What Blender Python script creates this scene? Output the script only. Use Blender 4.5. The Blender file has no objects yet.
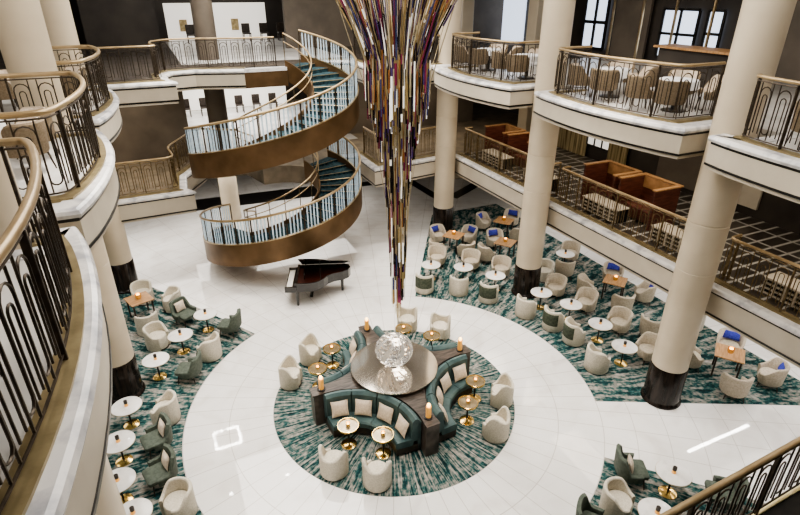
import bpy, math, random
from math import sin, cos, pi, radians as R, atan2, hypot
from mathutils import Vector, Matrix
random.seed(7)
scene = bpy.context.scene
col = scene.collection

# ------------------------------------------------------------------ materials
def mat(name, c, rough=.5, metal=0., spec=.5, emit=None, es=0., trans=0., coat=0.):
    m = bpy.data.materials.new(name); m.use_nodes = True
    b = m.node_tree.nodes['Principled BSDF']
    b.inputs['Base Color'].default_value = (*c, 1); b.inputs['Roughness'].default_value = rough
    b.inputs['Metallic'].default_value = metal; b.inputs['Specular IOR Level'].default_value = spec
    b.inputs['Transmission Weight'].default_value = trans; b.inputs['Coat Weight'].default_value = coat
    if emit: b.inputs['Emission Color'].default_value = (*emit, 1); b.inputs['Emission Strength'].default_value = es
    return m
def N(m, t, **k):
    n = m.node_tree.nodes.new(t)
    for a, v in k.items(): setattr(n, a, v)
    return n
def lk(m, a, b): m.node_tree.links.new(a, b)
def mathn(m, op, a, b=None, c=None):
    n = N(m, 'ShaderNodeMath', operation=op)
    for i, v in enumerate((a, b, c)):
        if v is None: continue
        if isinstance(v, (int, float)): n.inputs[i].default_value = v
        else: lk(m, v, n.inputs[i])
    return n.outputs[0]
def ramp(m, fac, stops, interp='LINEAR'):
    r = N(m, 'ShaderNodeValToRGB'); r.color_ramp.interpolation = interp
    while len(r.color_ramp.elements) < len(stops): r.color_ramp.elements.new(.5)
    for e, (p, c) in zip(r.color_ramp.elements, stops): e.position = p; e.color = (*c, 1)
    lk(m, fac, r.inputs[0]); return r.outputs[0]
def noise_tint(m, c1, c2, scale=3., detail=4, stretch=(1, 1, 1), lo=.35, hi=.65, bump=0.):
    tc = N(m, 'ShaderNodeTexCoord'); mp = N(m, 'ShaderNodeMapping'); mp.inputs['Scale'].default_value = stretch
    lk(m, tc.outputs['Object'], mp.inputs[0])
    n = N(m, 'ShaderNodeTexNoise'); n.inputs['Scale'].default_value = scale; n.inputs['Detail'].default_value = detail
    lk(m, mp.outputs[0], n.inputs['Vector'])
    o = ramp(m, n.outputs['Fac'], [(lo, c1), (hi, c2)])
    b = m.node_tree.nodes['Principled BSDF']; lk(m, o, b.inputs['Base Color'])
    if bump:
        bp = N(m, 'ShaderNodeBump'); bp.inputs['Strength'].default_value = bump; bp.inputs['Distance'].default_value = .01
        lk(m, n.outputs['Fac'], bp.inputs['Height']); lk(m, bp.outputs[0], b.inputs['Normal'])
    return m
M = {}
M['cream'] = noise_tint(mat('cream_panel', (.5, .44, .35), .45), (.54, .48, .385), (.60, .54, .44), 1.5)
M['column'] = noise_tint(mat('column_stone', (.68, .6, .48), .32), (.57, .485, .36), (.66, .57, .435), .8)
M['cap'] = noise_tint(mat('cap_marble', (.8, .8, .8), .2), (.42, .42, .45), (.78, .76, .74), 3.2, 8, lo=.32, hi=.52)
M['black'] = noise_tint(mat('black_gap', (.012, .011, .01), .3), (.008, .008, .008), (.02, .018, .016), 6)
M['base'] = noise_tint(mat('column_black_base', (.02, .015, .013), .18, spec=.35), (.006, .005, .004), (.028, .02, .016), 9, 3, (1, 1, .12), bump=.3)
M['brass'] = noise_tint(mat('satin_brass', (.6, .46, .27), .28, .9), (.52, .4, .23), (.68, .53, .33), 5)
M['rail'] = noise_tint(mat('champagne_handrail', (.5, .38, .23), .33, .5), (.38, .275, .15), (.5, .375, .22), 2.5)
M['gold'] = noise_tint(mat('polished_gold', (.85, .6, .2), .2, 1.), (.8, .55, .2), (.9, .66, .27), 6)
M['iron'] = noise_tint(mat('dark_bronze_iron', (.055, .042, .03), .4, .6), (.04, .03, .022), (.085, .065, .045), 8)
M['goldiron'] = noise_tint(mat('gilded_iron', (.16, .12, .065), .4, .7), (.09, .066, .036), (.26, .19, .1), 8)
M['strip'] = noise_tint(mat('brass_floor_strip', (.3, .24, .13), .35, .5), (.24, .19, .1), (.36, .29, .16), 5)
M['bronze'] = noise_tint(mat('bronze_string', (.16, .095, .045), .38, .55), (.13, .078, .036), (.2, .12, .06), 1.3, 3)
M['teal_dark'] = noise_tint(mat('teal_leather', (.05, .11, .11), .42), (.045, .085, .09), (.085, .14, .14), 4, bump=.1)
M['green'] = noise_tint(mat('sage_green_fabric', (.12, .15, .12), .8), (.065, .083, .065), (.105, .125, .10), 14, bump=.15)
M['dgreen'] = noise_tint(mat('dark_green_velvet', (.06, .075, .05), .8), (.045, .06, .04), (.09, .105, .07), 14, bump=.15)
M['ivory'] = noise_tint(mat('ivory_boucle', (.66, .6, .5), .85), (.58, .53, .43), (.72, .67, .57), 30, bump=.3)
M['beige'] = noise_tint(mat('beige_fabric', (.5, .43, .33), .85), (.44, .38, .29), (.57, .5, .4), 24, bump=.25)
M['brown_fab'] = noise_tint(mat('taupe_fabric', (.17, .13, .085), .8), (.19, .145, .09), (.26, .2, .135), 30, bump=.1)
M['blue'] = noise_tint(mat('royal_blue_fabric', (.03, .04, .3), .8), (.02, .03, .24), (.05, .06, .4), 20)
M['cushion'] = noise_tint(mat('cream_cushion_fabric', (.66, .56, .45), .9), (.6, .5, .4), (.74, .64, .52), 25, bump=.2)
M['marble'] = noise_tint(mat('white_table_marble', (.82, .8, .77), .15), (.7, .68, .66), (.86, .84, .81), 4, 8, lo=.3, hi=.48)
M['cloth'] = noise_tint(mat('white_table_linen', (.85, .85, .86), .8), (.78, .78, .8), (.88, .88, .88), 5)
M['wood'] = noise_tint(mat('walnut_console_wood', (.12, .09, .075), .3), (.045, .036, .031), (.13, .107, .092), 3.5, 6, (1, 6, 1), bump=.1)
M['oak'] = noise_tint(mat('warm_oak', (.42, .23, .1), .4), (.34, .18, .075), (.5, .29, .14), 3, 5, (1, 8, 1))
M['redwood'] = noise_tint(mat('red_brown_wood', (.11, .035, .022), .35), (.075, .024, .016), (.16, .055, .035), 3, 5, (1, 1, 6))
M['dark_leg'] = noise_tint(mat('dark_wood_leg', (.03, .02, .015), .4), (.02, .014, .01), (.05, .035, .025), 8)
M['piano'] = noise_tint(mat('piano_black_lacquer', (.012, .011, .01), .1, coat=.6), (.008, .008, .008), (.02, .018, .017), 4)
M['piano_in'] = noise_tint(mat('piano_soundboard_red', (.05, .012, .008), .35), (.03, .008, .005), (.08, .02, .012), 5, 4, (1, 8, 1))
M['keys'] = noise_tint(mat('piano_keys_ivory', (.8, .78, .7), .3), (.7, .68, .6), (.85, .83, .78), 20)
M['wall'] = noise_tint(mat('dark_brown_wall', (.035, .027, .021), .6), (.026, .02, .016), (.05, .04, .031), .7)
M['taupewall'] = noise_tint(mat('taupe_wall_panel', (.14, .112, .088), .6), (.11, .09, .07), (.165, .135, .105), .9)
M['plaster'] = noise_tint(mat('ceiling_plaster', (.25, .22, .18), .7), (.22, .195, .16), (.28, .25, .21), 1)
M['bwhite'] = noise_tint(mat('lit_white_wall', (.8, .77, .7), .5, emit=(1, .95, .87), es=.5), (.74, .7, .62), (.86, .83, .78), .8)  # emission puts the lit look into the wall itself
M['window'] = mat('window_daylight', (.75, .82, .95), .3, emit=(.72, .82, 1), es=1.0)
M['glass'] = noise_tint(mat('clear_glass_blade', (.7, .8, .85), .06, 0., .9, emit=(.6, .75, .85), es=.12, trans=.45), (.6, .72, .78), (.85, .92, .95), 9)
M['tealcarpet'] = noise_tint(mat('teal_stair_carpet', (.01, .04, .05), .9), (.004, .014, .02), (.03, .085, .1), 9, 3)
M['mirror'] = noise_tint(mat('polished_champagne_steel', (.78, .7, .6), .08, .85), (.74, .66, .56), (.82, .75, .66), 2)
M['bronzeglass'] = noise_tint(mat('smoked_bronze_glass', (.3, .24, .16), .1, .5), (.24, .19, .12), (.36, .3, .2), 6)
M['edgegold'] = noise_tint(mat('pale_brass_edge', (.8, .68, .38), .45, .2), (.72, .6, .32), (.88, .76, .46), 5)
M['crystal'] = mat('crystal_glass', (1, .98, .95), .0, 0, .8, trans=1., emit=(1, .95, .9), es=.04)
M['crystal_petal'] = noise_tint(mat('frosted_crystal_petal', (.9, .88, .84), .1, .3, .9), (.75, .72, .68), (.95, .93, .9), 8)
M['lampglow'] = mat('lamp_glow', (1, .7, .3), .4, emit=(1, .55, .18), es=5)
M['lampgold'] = mat('lamp_amber_shade', (.6, .33, .09), .3, .3, emit=(1, .45, .1), es=.35)
M['ceilbright'] = mat('bright_ceiling_light', (1, 1, 1), .4, emit=(1, .97, .92), es=50)
M['ceillight'] = mat('ceiling_light_diffuser', (1, 1, 1), .4, emit=(1, .95, .88), es=9)
M['curtain'] = noise_tint(mat('gold_curtain', (.35, .27, .13), .7), (.12, .09, .04), (.55, .45, .26), 9, 2, (1, 1, .05))
M['picture'] = noise_tint(mat('gold_artwork', (.5, .38, .18), .5), (.35, .25, .1), (.62, .5, .28), 7)

# main marble floor: polar tiles round the rug, straight tiles elsewhere
def floor_mat():
    m = mat('white_marble_tiles', (.8, .78, .75), .03, 0, .6); b = m.node_tree.nodes['Principled BSDF']
    tc = N(m, 'ShaderNodeTexCoord'); sp = N(m, 'ShaderNodeSeparateXYZ'); lk(m, tc.outputs['Object'], sp.inputs[0])
    x, y = sp.outputs[0], sp.outputs[1]
    r = mathn(m, 'SQRT', mathn(m, 'ADD', mathn(m, 'MULTIPLY', x, x), mathn(m, 'MULTIPLY', y, y)))
    a = mathn(m, 'ARCTAN2', y, x)
    def line(v, period, w):          # 1 on a joint
        f = mathn(m, 'FRACT', mathn(m, 'DIVIDE', v, period))
        d = mathn(m, 'MULTIPLY', mathn(m, 'MINIMUM', f, mathn(m, 'SUBTRACT', 1., f)), period)
        return mathn(m, 'LESS_THAN', d, w)
    per = 2 * pi / 60
    f = mathn(m, 'FRACT', mathn(m, 'DIVIDE', a, per))
    d = mathn(m, 'MULTIPLY', mathn(m, 'MULTIPLY', mathn(m, 'MINIMUM', f, mathn(m, 'SUBTRACT', 1., f)), per), r)
    radial = mathn(m, 'LESS_THAN', d, .008)
    rings = line(mathn(m, 'SUBTRACT', r, 3.235), 1.107, .010)
    polar = mathn(m, 'MAXIMUM', radial, rings)
    grid = mathn(m, 'MAXIMUM', radial, line(mathn(m, 'SUBTRACT', r, 5.45), .78, .008))
    inside = mathn(m, 'LESS_THAN', r, 5.46)
    msk = mathn(m, 'ADD', mathn(m, 'MULTIPLY', inside, polar), mathn(m, 'MULTIPLY', mathn(m, 'SUBTRACT', 1., inside), grid))
    n = N(m, 'ShaderNodeTexNoise'); n.inputs['Scale'].default_value = .9; n.inputs['Detail'].default_value = 7; n.inputs['Distortion'].default_value = 1.2
    lk(m, tc.outputs['Object'], n.inputs['Vector'])
    base = ramp(m, n.outputs['Fac'], [(.3, (.76, .73, .70)), (.5, (.86, .845, .82)), (.7, (.89, .875, .86))])
    mx = N(m, 'ShaderNodeMix', data_type='RGBA'); lk(m, mathn(m, 'MULTIPLY', msk, .6), mx.inputs[0]); lk(m, base, mx.inputs[6])
    mx.inputs[7].default_value = (.42, .38, .34, 1); lk(m, mx.outputs[2], b.inputs['Base Color'])
    return m
M['floor'] = floor_mat()
def carpet_mat(name='teal_streak_carpet'):
    m = mat(name, (.1, .2, .2), .95, 0, .15); b = m.node_tree.nodes['Principled BSDF']
    tc = N(m, 'ShaderNodeTexCoord'); sp = N(m, 'ShaderNodeSeparateXYZ'); lk(m, tc.outputs['Object'], sp.inputs[0])
    x, y = sp.outputs[0], sp.outputs[1]
    r = mathn(m, 'SQRT', mathn(m, 'ADD', mathn(m, 'MULTIPLY', x, x), mathn(m, 'MULTIPLY', y, y)))
    a = mathn(m, 'ARCTAN2', y, x)
    cb = N(m, 'ShaderNodeCombineXYZ')
    lk(m, mathn(m, 'MULTIPLY', r, 1.3), cb.inputs[0]); lk(m, mathn(m, 'MULTIPLY', a, 44.), cb.inputs[1])
    n = N(m, 'ShaderNodeTexNoise'); n.inputs['Scale'].default_value = 1.; n.inputs['Detail'].default_value = 5; n.inputs['Roughness'].default_value = .7
    lk(m, cb.outputs[0], n.inputs['Vector'])
    n2 = N(m, 'ShaderNodeTexNoise'); n2.inputs['Scale'].default_value = 9; n2.inputs['Detail'].default_value = 3
    lk(m, tc.outputs['Object'], n2.inputs['Vector'])
    fac = mathn(m, 'ADD', n.outputs['Fac'], mathn(m, 'MULTIPLY', mathn(m, 'SUBTRACT', n2.outputs['Fac'], .5), .35))
    o = ramp(m, fac, [(.33, (.008, .018, .02)), (.43, (.012, .045, .048)), (.48, (.035, .115, .11)), (.515, (.15, .165, .15)), (.58, (.30, .28, .25)), (.72, (.48, .445, .4))])
    lk(m, o, b.inputs['Base Color']); return m
M['carpet'] = carpet_mat()
def stripe_mat():                    # dark deck floor with white lattice
    m = mat('dark_floor_white_lattice', (.05, .04, .03), .3); b = m.node_tree.nodes['Principled BSDF']
    tc = N(m, 'ShaderNodeTexCoord'); mp = N(m, 'ShaderNodeMapping'); lk(m, tc.outputs['Object'], mp.inputs[0])
    br = N(m, 'ShaderNodeTexBrick'); br.offset = 0; br.inputs['Scale'].default_value = 1
    br.inputs['Color1'].default_value = (.045, .037, .03, 1); br.inputs['Color2'].default_value = (.06, .05, .04, 1); br.inputs['Mortar'].default_value = (.5, .48, .44, 1)
    br.inputs['Brick Width'].default_value = .9; br.inputs['Row Height'].default_value = .45; br.inputs['Mortar Size'].default_value = .04
    lk(m, mp.outputs[0], br.inputs['Vector']); lk(m, br.outputs['Color'], b.inputs['Base Color']); return m
M['lattice'] = stripe_mat()
M['darkfloor'] = noise_tint(mat('darkened_deck_floor', (.05, .04, .03), .8), (.035, .027, .02), (.07, .055, .042), 2)  # dark tone also stands in for low light on the far upper deck
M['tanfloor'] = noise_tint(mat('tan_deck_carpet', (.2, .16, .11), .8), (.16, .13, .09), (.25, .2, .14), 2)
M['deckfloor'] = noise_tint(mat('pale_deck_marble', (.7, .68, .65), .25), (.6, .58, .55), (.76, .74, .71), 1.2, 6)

# ------------------------------------------------------------------ mesh helpers
class MB:
    def __init__(s): s.v = []; s.f = []
    def add(s, vs, fs):
        o = len(s.v); s.v += [tuple(v) for v in vs]; s.f += [tuple(i + o for i in f) for f in fs]; return s
    def box(s, c, d, rz=0., bev=0.):
        x, y, z = (q / 2 for q in d)
        if bev:
            b = bev; prof = [(-x, -y), (x, -y), (x, y), (-x, y)]
            def ring(ins, zz, cut):
                r = []
                for (px, py) in prof:
                    sx, sy = (1 if px > 0 else -1), (1 if py > 0 else -1)
                    p = [(px - sx * ins - (sx * cut), py - sy * ins), (px - sx * ins, py - sy * ins - sy * cut)]
                    if sx * sy > 0: p = p[::-1]
                    r += p
                return [(q[0], q[1], zz) for q in r]
            rings = [ring(b, -z, b), ring(0, -z + b, b), ring(0, z - b, b), ring(b, z, b)]
            vs = [v for r_ in rings for v in r_]; n = 8
            fs = [(i * n + j, i * n + (j + 1) % n, (i + 1) * n + (j + 1) % n, (i + 1) * n + j) for i in range(3) for j in range(n)]
            fs += [tuple(range(n))[::-1], tuple(range(3 * n, 4 * n))]
        else:
            vs = [(i * x, j * y, k * z) for k in (-1, 1) for i, j in ((-1, -1), (1, -1), (1, 1), (-1, 1))]
            fs = [(0, 3, 2, 1), (4, 5, 6, 7), (0, 1, 5, 4), (1, 2, 6, 5), (2, 3, 7, 6), (3, 0, 4, 7)]
        ca, sa = cos(rz), sin(rz)
        return s.add([(c[0] + a * ca - b_ * sa, c[1] + a * sa + b_ * ca, c[2] + e) for a, b_, e in vs], fs)
    def lathe(s, prof, c=(0, 0, 0), n=24):
        vs = [(c[0] + r * cos(2 * pi * j / n), c[1] + r * sin(2 * pi * j / n), c[2] + z) for r, z in prof for j in range(n)]
        fs = [(i * n + j, i * n + (j + 1) % n, (i + 1) * n + (j + 1) % n, (i + 1) * n + j) for i in range(len(prof) - 1) for j in range(n)]
        if prof[0][0] > 1e-5: fs.append(tuple(range(n))[::-1])
        if prof[-1][0] > 1e-5: fs.append(tuple(range((len(prof) - 1) * n, len(prof) * n)))
        return s.add(vs, fs)
    def tube(s, pts, r, n=8, closed=False, r2=None, up=(0, 0, 1)):
        P = [Vector(p) for p in pts]; L = len(P); vs = []
        for i, p in enumerate(P):
            a = P[i - 1] if (i > 0 or closed) else P[i]; b = P[(i + 1) % L] if (i < L - 1 or closed) else P[i]
            t = (b - a).normalized(); u = Vector(up)
            if abs(t.dot(u)) > .98: u = Vector((1, 0, 0)) if abs(t.x) < .9 else Vector((0, 1, 0))
            x = t.cross(u).normalized(); y = x.cross(t).normalized()
            rr = r if r2 is None else r + (r2 - r) * i / (L - 1)
            for j in range(n):
                q = p + x * (rr * cos(2 * pi * j / n)) + y * (rr * sin(2 * pi * j / n)); vs.append(tuple(q))
        m = L if closed else L - 1
        fs = [(i * n + j, i * n + (j + 1) % n, ((i + 1) % L) * n + (j + 1) % n, ((i + 1) % L) * n + j) for i in range(m) for j in range(n)]
        if not closed: fs += [tuple(range(n))[::-1], tuple(range((L - 1) * n, L * n))]
        return s.add(vs, fs)
    def prism(s, poly, z0, z1):
        n = len(poly)
        vs = [(x, y, z0) for x, y in poly] + [(x, y, z1) for x, y in poly]
        return s.add(vs, [tuple(range(n))[::-1], tuple(range(n, 2 * n))] + [(i, (i + 1) % n, n + (i + 1) % n, n + i) for i in range(n)])
    def grid(s, rows, closed_u=False, closed_v=False):
        a, b = len(rows), len(rows[0])
        vs = [v for r_ in rows for v in r_]
        fs = [(i * b + j, i * b + (j + 1) % b, ((i + 1) % a) * b + (j + 1) % b, ((i + 1) % a) * b + j)
              for i in range(a if closed_u else a - 1) for j in range(b if closed_v else b - 1)]
        return s.add(vs, fs)
    def mesh(s, name, m, smooth=False):
        me = bpy.data.meshes.new(name); me.from_pydata(s.v, [], s.f); me.update()
        if any(len(f) > 4 for f in s.f) or True:
            import bmesh
            bm = bmesh.new(); bm.from_mesh(me); bmesh.ops.recalc_face_normals(bm, faces=bm.faces[:])
            big = [f for f in bm.faces if len(f.verts) > 8]
            if big: bmesh.ops.triangulate(bm, faces=big)
            bm.to_mesh(me); bm.free()
        me.materials.append(m)
        if smooth:
            for p in me.polygons: p.use_smooth = True
            try: me.set_sharp_from_angle(angle=R(38))
            except Exception: pass
        return me
    def obj(s, name, m, parent=None, smooth=False, loc=None):
        o = bpy.data.objects.new(name, s.mesh(name, m, smooth)); col.objects.link(o)
        if parent is not None: o.parent = parent
        if loc: o.location = loc
        return o
def tag(o, label=None, cat=None, group=None, kind=None):
    if label: o['label'] = label
    if cat: o['category'] = cat
    if group: o['group'] = group
    if kind: o['kind'] = kind
    return o
def empty(name, loc=(0, 0, 0), rz=0.):
    o = bpy.data.objects.new(name, None); col.objects.link(o); o.location = loc; o.rotation_euler = (0, 0, rz)
    o.empty_display_size = .1; return o
def dup(root, loc=None, rz=None, label=None, group=None):
    def cp(o, par):
        c = o.copy(); col.objects.link(c)
        if par is not None: c.parent = par
        for ch in o.children: cp(ch, c)
        return c
    r = cp(root, None)
    if loc is not None: r.location = loc
    if rz is not None: r.rotation_euler = (0, 0, rz)
    if label: r['label'] = label
    if group: r['group'] = group
    return r
class Proto:      # first use moves the prototype itself, later uses copy it
    def __init__(s, root): s.root = root; s.used = False
    def put(s, loc, rz, label, group=None):
        if not s.used:
            s.used = True; o = s.root; o.location = loc; o.rotation_euler = (0, 0, rz)
            o['label'] = label
            if group: o['group'] = group
            return o
        o = dup(s.root, loc, rz, label)
        if group: o['group'] = group
        elif 'group' in o: del o['group']
        return o
def struct(name, mb, m, label=None, cat=None, smooth=False, parent=None):
    o = mb.obj(name, m, parent, smooth)
    if parent is None: tag(o, label, cat, None, 'structure')
    return o

# ------------------------------------------------------------------ levels
H1, H2, HC = 3.4, 7.3, 13.0
CU = [-9.4, -3.0, 3.25, 9.65]       # column rows
CV = 6.7
# ------------------------------------------------------------------ ground floor, walls, ceiling
mb = MB(); mb.box((0, 4.5, -.1), (30, 43, .2)); f = mb.obj('floor', M['floor']); tag(f, 'white polished marble tiled atrium floor', 'floor', None, 'structure')
for nm, c, d, lab in (('wall_right', (15.1, 4.5, 6.5), (.2, 43, 13), 'dark brown wall at the back of the right galleries'),
                 ('wall_left', (-15.1, 4.5, 6.5), (.2, 43, 13), 'dark brown wall at the back of the left galleries'),
                 ('wall_back', (0, 26.1, 6.5), (30.4, .2, 13), 'dark brown far end wall behind the staircase'),
                 ('wall_front', (0, -17.1, 6.5), (30.4, .2, 13), 'dark wall behind the near gallery')):
    mb = MB(); mb.box(c, d); struct(nm, mb, M['wall'], lab, 'wall')
mb = MB(); mb.box((0, 4.5, HC + .1), (30.4, 43.4, .2)); struct('ceiling', mb, M['plaster'], 'pale plaster ceiling over the atrium', 'ceiling')

def arc(cx, cy, r, a0, a1, n):
    return [(cx + r * cos(R(a0 + (a1 - a0) * i / n)), cy + r * sin(R(a0 + (a1 - a0) * i / n))) for i in range(n + 1)]
def carpet(name, poly, label):
    mb = MB(); mb.prism(poly, .0, .014); o = mb.obj(name, M['carpet']); return tag(o, label, 'carpet')
carpet('round_rug', arc(0, 0, 3.235, 0, 360, 95)[:-1], 'round teal and cream streaked rug under the central seating ring')
def sector(a0, a1, r, outer):
    return arc(0, 0, r, a0, a1, 40) + outer
carpet('sector_carpet', arc(0, 0, 5.46, 58.3, -26, 40) + [(10.8, -5.27), (10.8, 11.4), (7.05, 11.4)], 'large teal streaked carpet under the right hand lounge seating')
carpet('sector_carpet', arc(0, 0, 5.46, 122, 206, 40) + [(-10.8, -5.27), (-10.8, 11.4), (-7.12, 11.4)], 'large teal streaked carpet under the left hand lounge seating')
carpet('sector_carpet', arc(0, 0, 5.46, -47.2, -132.8, 40) + [(-8.2, -8.85), (8.2, -8.85)], 'teal streaked carpet under the near lounge seats at bottom right')
# dark inlaid bands of the floor
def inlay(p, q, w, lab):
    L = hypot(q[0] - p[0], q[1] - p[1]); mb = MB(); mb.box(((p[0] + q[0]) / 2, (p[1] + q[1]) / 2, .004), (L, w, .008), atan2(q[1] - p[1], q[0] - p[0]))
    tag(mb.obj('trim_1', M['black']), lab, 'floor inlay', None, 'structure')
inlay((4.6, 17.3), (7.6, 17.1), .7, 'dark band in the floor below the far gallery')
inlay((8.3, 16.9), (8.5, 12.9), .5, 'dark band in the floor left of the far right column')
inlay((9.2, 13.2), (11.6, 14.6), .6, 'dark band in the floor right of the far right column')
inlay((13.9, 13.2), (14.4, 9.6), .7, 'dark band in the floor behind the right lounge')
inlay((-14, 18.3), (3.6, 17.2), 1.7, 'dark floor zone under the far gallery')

# ------------------------------------------------------------------ sweeps along a plan path
def offset_path(path, d):            # d>0 to the left of travel
    out = []; n = len(path)
    for i, p in enumerate(path):
        ns = []
        for a, b in ((i - 1, i), (i, i + 1)):
            if a < 0 or b >= n: continue
            dx, dy = path[b][0] - path[a][0], path[b][1] - path[a][1]; L = hypot(dx, dy) or 1
            ns.append((-dy / L, dx / L))
        nx, ny = sum(q[0] for q in ns) / len(ns), sum(q[1] for q in ns) / len(ns); L2 = max(nx * nx + ny * ny, .3)
        out.append((p[0] + d * nx / L2, p[1] + d * ny / L2))
    return out
def sweep(mb, path, prof):           # prof: closed list of (offset,z)
    cols = [offset_path(path, o) for o, z in prof]
    rows = [[(cols[k][i][0], cols[k][i][1], prof[k][1]) for k in range(len(prof))] for i in range(len(path))]
    mb.grid(rows, False, True)
    b = len(prof); o = len(mb.v) - b * len(path)
    mb.f.append(tuple(range(o, o + b))); mb.f.append(tuple(range(len(mb.v) - b, len(mb.v))))
    return mb
def rect(o0, o1, z0, z1): return [(o0, z0), (o1, z0), (o1, z1), (o0, z1)]
def fascia(path, top, depth, where, side=1, curb=True):
    """path runs with the slab on the right-hand side when side=1; atrium on the left"""
    s = side; root = empty('balcony_edge', (0, 0, 0)); tag(root, where, 'balcony edge', None, 'structure')
    mb = MB(); sweep(mb, path, [(-.3 * s, top - .02), (-.3 * s, top + .02), (.0, top + .02), (.045 * s, top + .0), (.07 * s, top - .05), (.05 * s, top - .105), (0, top - .12)])
    mb.obj('marble_cap', M['cap'], root)
    mb = MB(); sweep(mb, path, rect(-.05 * s, .01 * s, top - .165, top - .12)); mb.obj('shadow_gap', M['black'], root)  # black strip stands in for the shadow gap under the cap
    mb = MB(); sweep(mb, path, rect(-.05 * s, .02 * s, top - depth + .06, top - .165)); mb.obj('cream_panel', M['cream'], root)
    mb = MB(); sweep(mb, path, rect(-.05 * s, .035 * s, top - depth + .02, top - depth + .065)); mb.obj('black_bead', M['black'], root)
    mb = MB(); sweep(mb, path, rect(-.1 * s, -.0 * s, top - depth - .06, top - depth + .02)); mb.obj('cream_bead', M['cream'], root)
    if curb:
        mb = MB(); sweep(mb, curb if curb is not True else path, rect(*(sorted((-.09 * s, .1 * s)) if curb is not True else sorted((-.42 * s, -.2 * s))), top - .02, top + .05)); mb.obj('brass_curb', M['strip'], root)
    return root

def bay_front(a, b, v0=5.8, sag=.36, n=14):
    pts = []
    for i in range(n + 1):
        t = i / n; pts.append((v0 - sag * sin(pi * t) ** .8, a + (b - a) * t))
    return pts
BAYS = [(-8.84, -3.16), (-2.45, 2.69), (3.72, 8.75)]
NOTCH = 7.32
BA = 9.05
def rail_path(a, b, near=False, v0=6.05):
    return [(7.25, a + .5)] + bay_front(a + .5, b - .4, v0, .33) + [(6.16 if near else 7.25, b - .4)]
# right edge of deck 2 travelling +u with atrium on the left (v smaller)
def deck2_side(sgn):
    p = [(NOTCH, -9.95)]
    for k, (a, b) in enumerate(BAYS):
        p += [(NOTCH, a)] + bay_front(a, b, 5.6 if (k == 2 and sgn > 0) else 5.8)
        if k == 0: p += [(6.14, b), (6.17, b - .5), (NOTCH, b - .56)]
        else: p += [(NOTCH, b)]
    p += [(NOTCH, BA)]
    return [(sgn * x, y) for x, y in p]
right2, left2 = deck2_side(1), deck2_side(-1)
back2 = [(-NOTCH, BA), (-3.76, BA), (-3.95, 9.6), (-3.98, 10.9), (-3.7, 11.5), (-2.9, 11.65), (-1.2, 11.12), (.42, 11.14), (1.42, 12.65), (2.2, 12.75), (3.3, 12.2), (3.3, BA + .2), (NOTCH, BA + .2)]
D2 = .62
# slabs
def slab(name, poly, z0, z1, m, lab):
    mb = MB(); mb.prism(poly, z0, z1); return tag(mb.obj(name, m), lab, 'gallery floor', None, 'structure')
slab('floor', right2 + [(15, BA), (15, -9.95)], H2 - D2, H2, M['deckfloor'], 'pale marble floor of the upper right gallery')
slab('floor', left2 + [(-15, BA), (-15, -9.95)], H2 - D2, H2, M['deckfloor'], 'pale marble floor of the upper left gallery')
slab('floor', [(-15, BA)] + back2 + [(15, BA + .2), (15, 26), (-15, 26)], H2 - D2, H2, M['darkfloor'], 'darkened floor of the upper far gallery')
slab('floor', [(-15, -9.95), (15, -9.95), (15, -17), (-15, -17)], H2 - D2, H2, M['deckfloor'], 'pale marble floor of the upper near gallery')
for p, s, k in ((right2, 1, 'right'), (left2, -1, 'left')):
    # one edge per bay
    i0 = 0
    idx = []
    q = [i for i, pt in enumerate(p) if abs(abs(pt[0]) - NOTCH) < 1e-6]
    segs = [(q[1], q[2]), (q[3], q[4]), (q[5], q[6])]
    for (a, b), nm, by in zip(segs, ('nearest', 'middle', 'farthest'), BAYS):
        cb = [(s * x, y) for x, y in [(6.13 if nm == 'nearest' else 7.0, by[1] - .38)][:0] + rail_path(*by, nm == 'nearest', 6.05 if s > 0 else 5.93)]
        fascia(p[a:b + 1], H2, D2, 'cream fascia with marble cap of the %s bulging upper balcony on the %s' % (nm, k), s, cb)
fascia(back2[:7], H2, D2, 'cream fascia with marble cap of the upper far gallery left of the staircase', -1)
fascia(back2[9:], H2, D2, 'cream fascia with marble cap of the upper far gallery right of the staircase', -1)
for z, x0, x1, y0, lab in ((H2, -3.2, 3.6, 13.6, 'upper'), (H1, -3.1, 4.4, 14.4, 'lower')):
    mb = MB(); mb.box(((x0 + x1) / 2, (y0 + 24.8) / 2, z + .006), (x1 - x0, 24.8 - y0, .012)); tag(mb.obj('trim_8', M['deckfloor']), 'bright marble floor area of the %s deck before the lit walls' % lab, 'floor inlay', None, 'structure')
# brown panelled part of the fascia beside the stair head
mb = MB(); sweep(mb, back2[6:8], rect(-.02, .3, H2 - D2 - .05, H2 - .1)); rt = tag(mb.obj('trim_2', M['bronze']), 'red brown fascia panel beside the head of the upper stair flight', 'balcony edge', None, 'structure')
mb = MB(); sweep(mb, back2[6:8], rect(-.04, .34, H2 - .1, H2 + .02)); mb.obj('marble_cap', M['cap'], rt)
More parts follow.
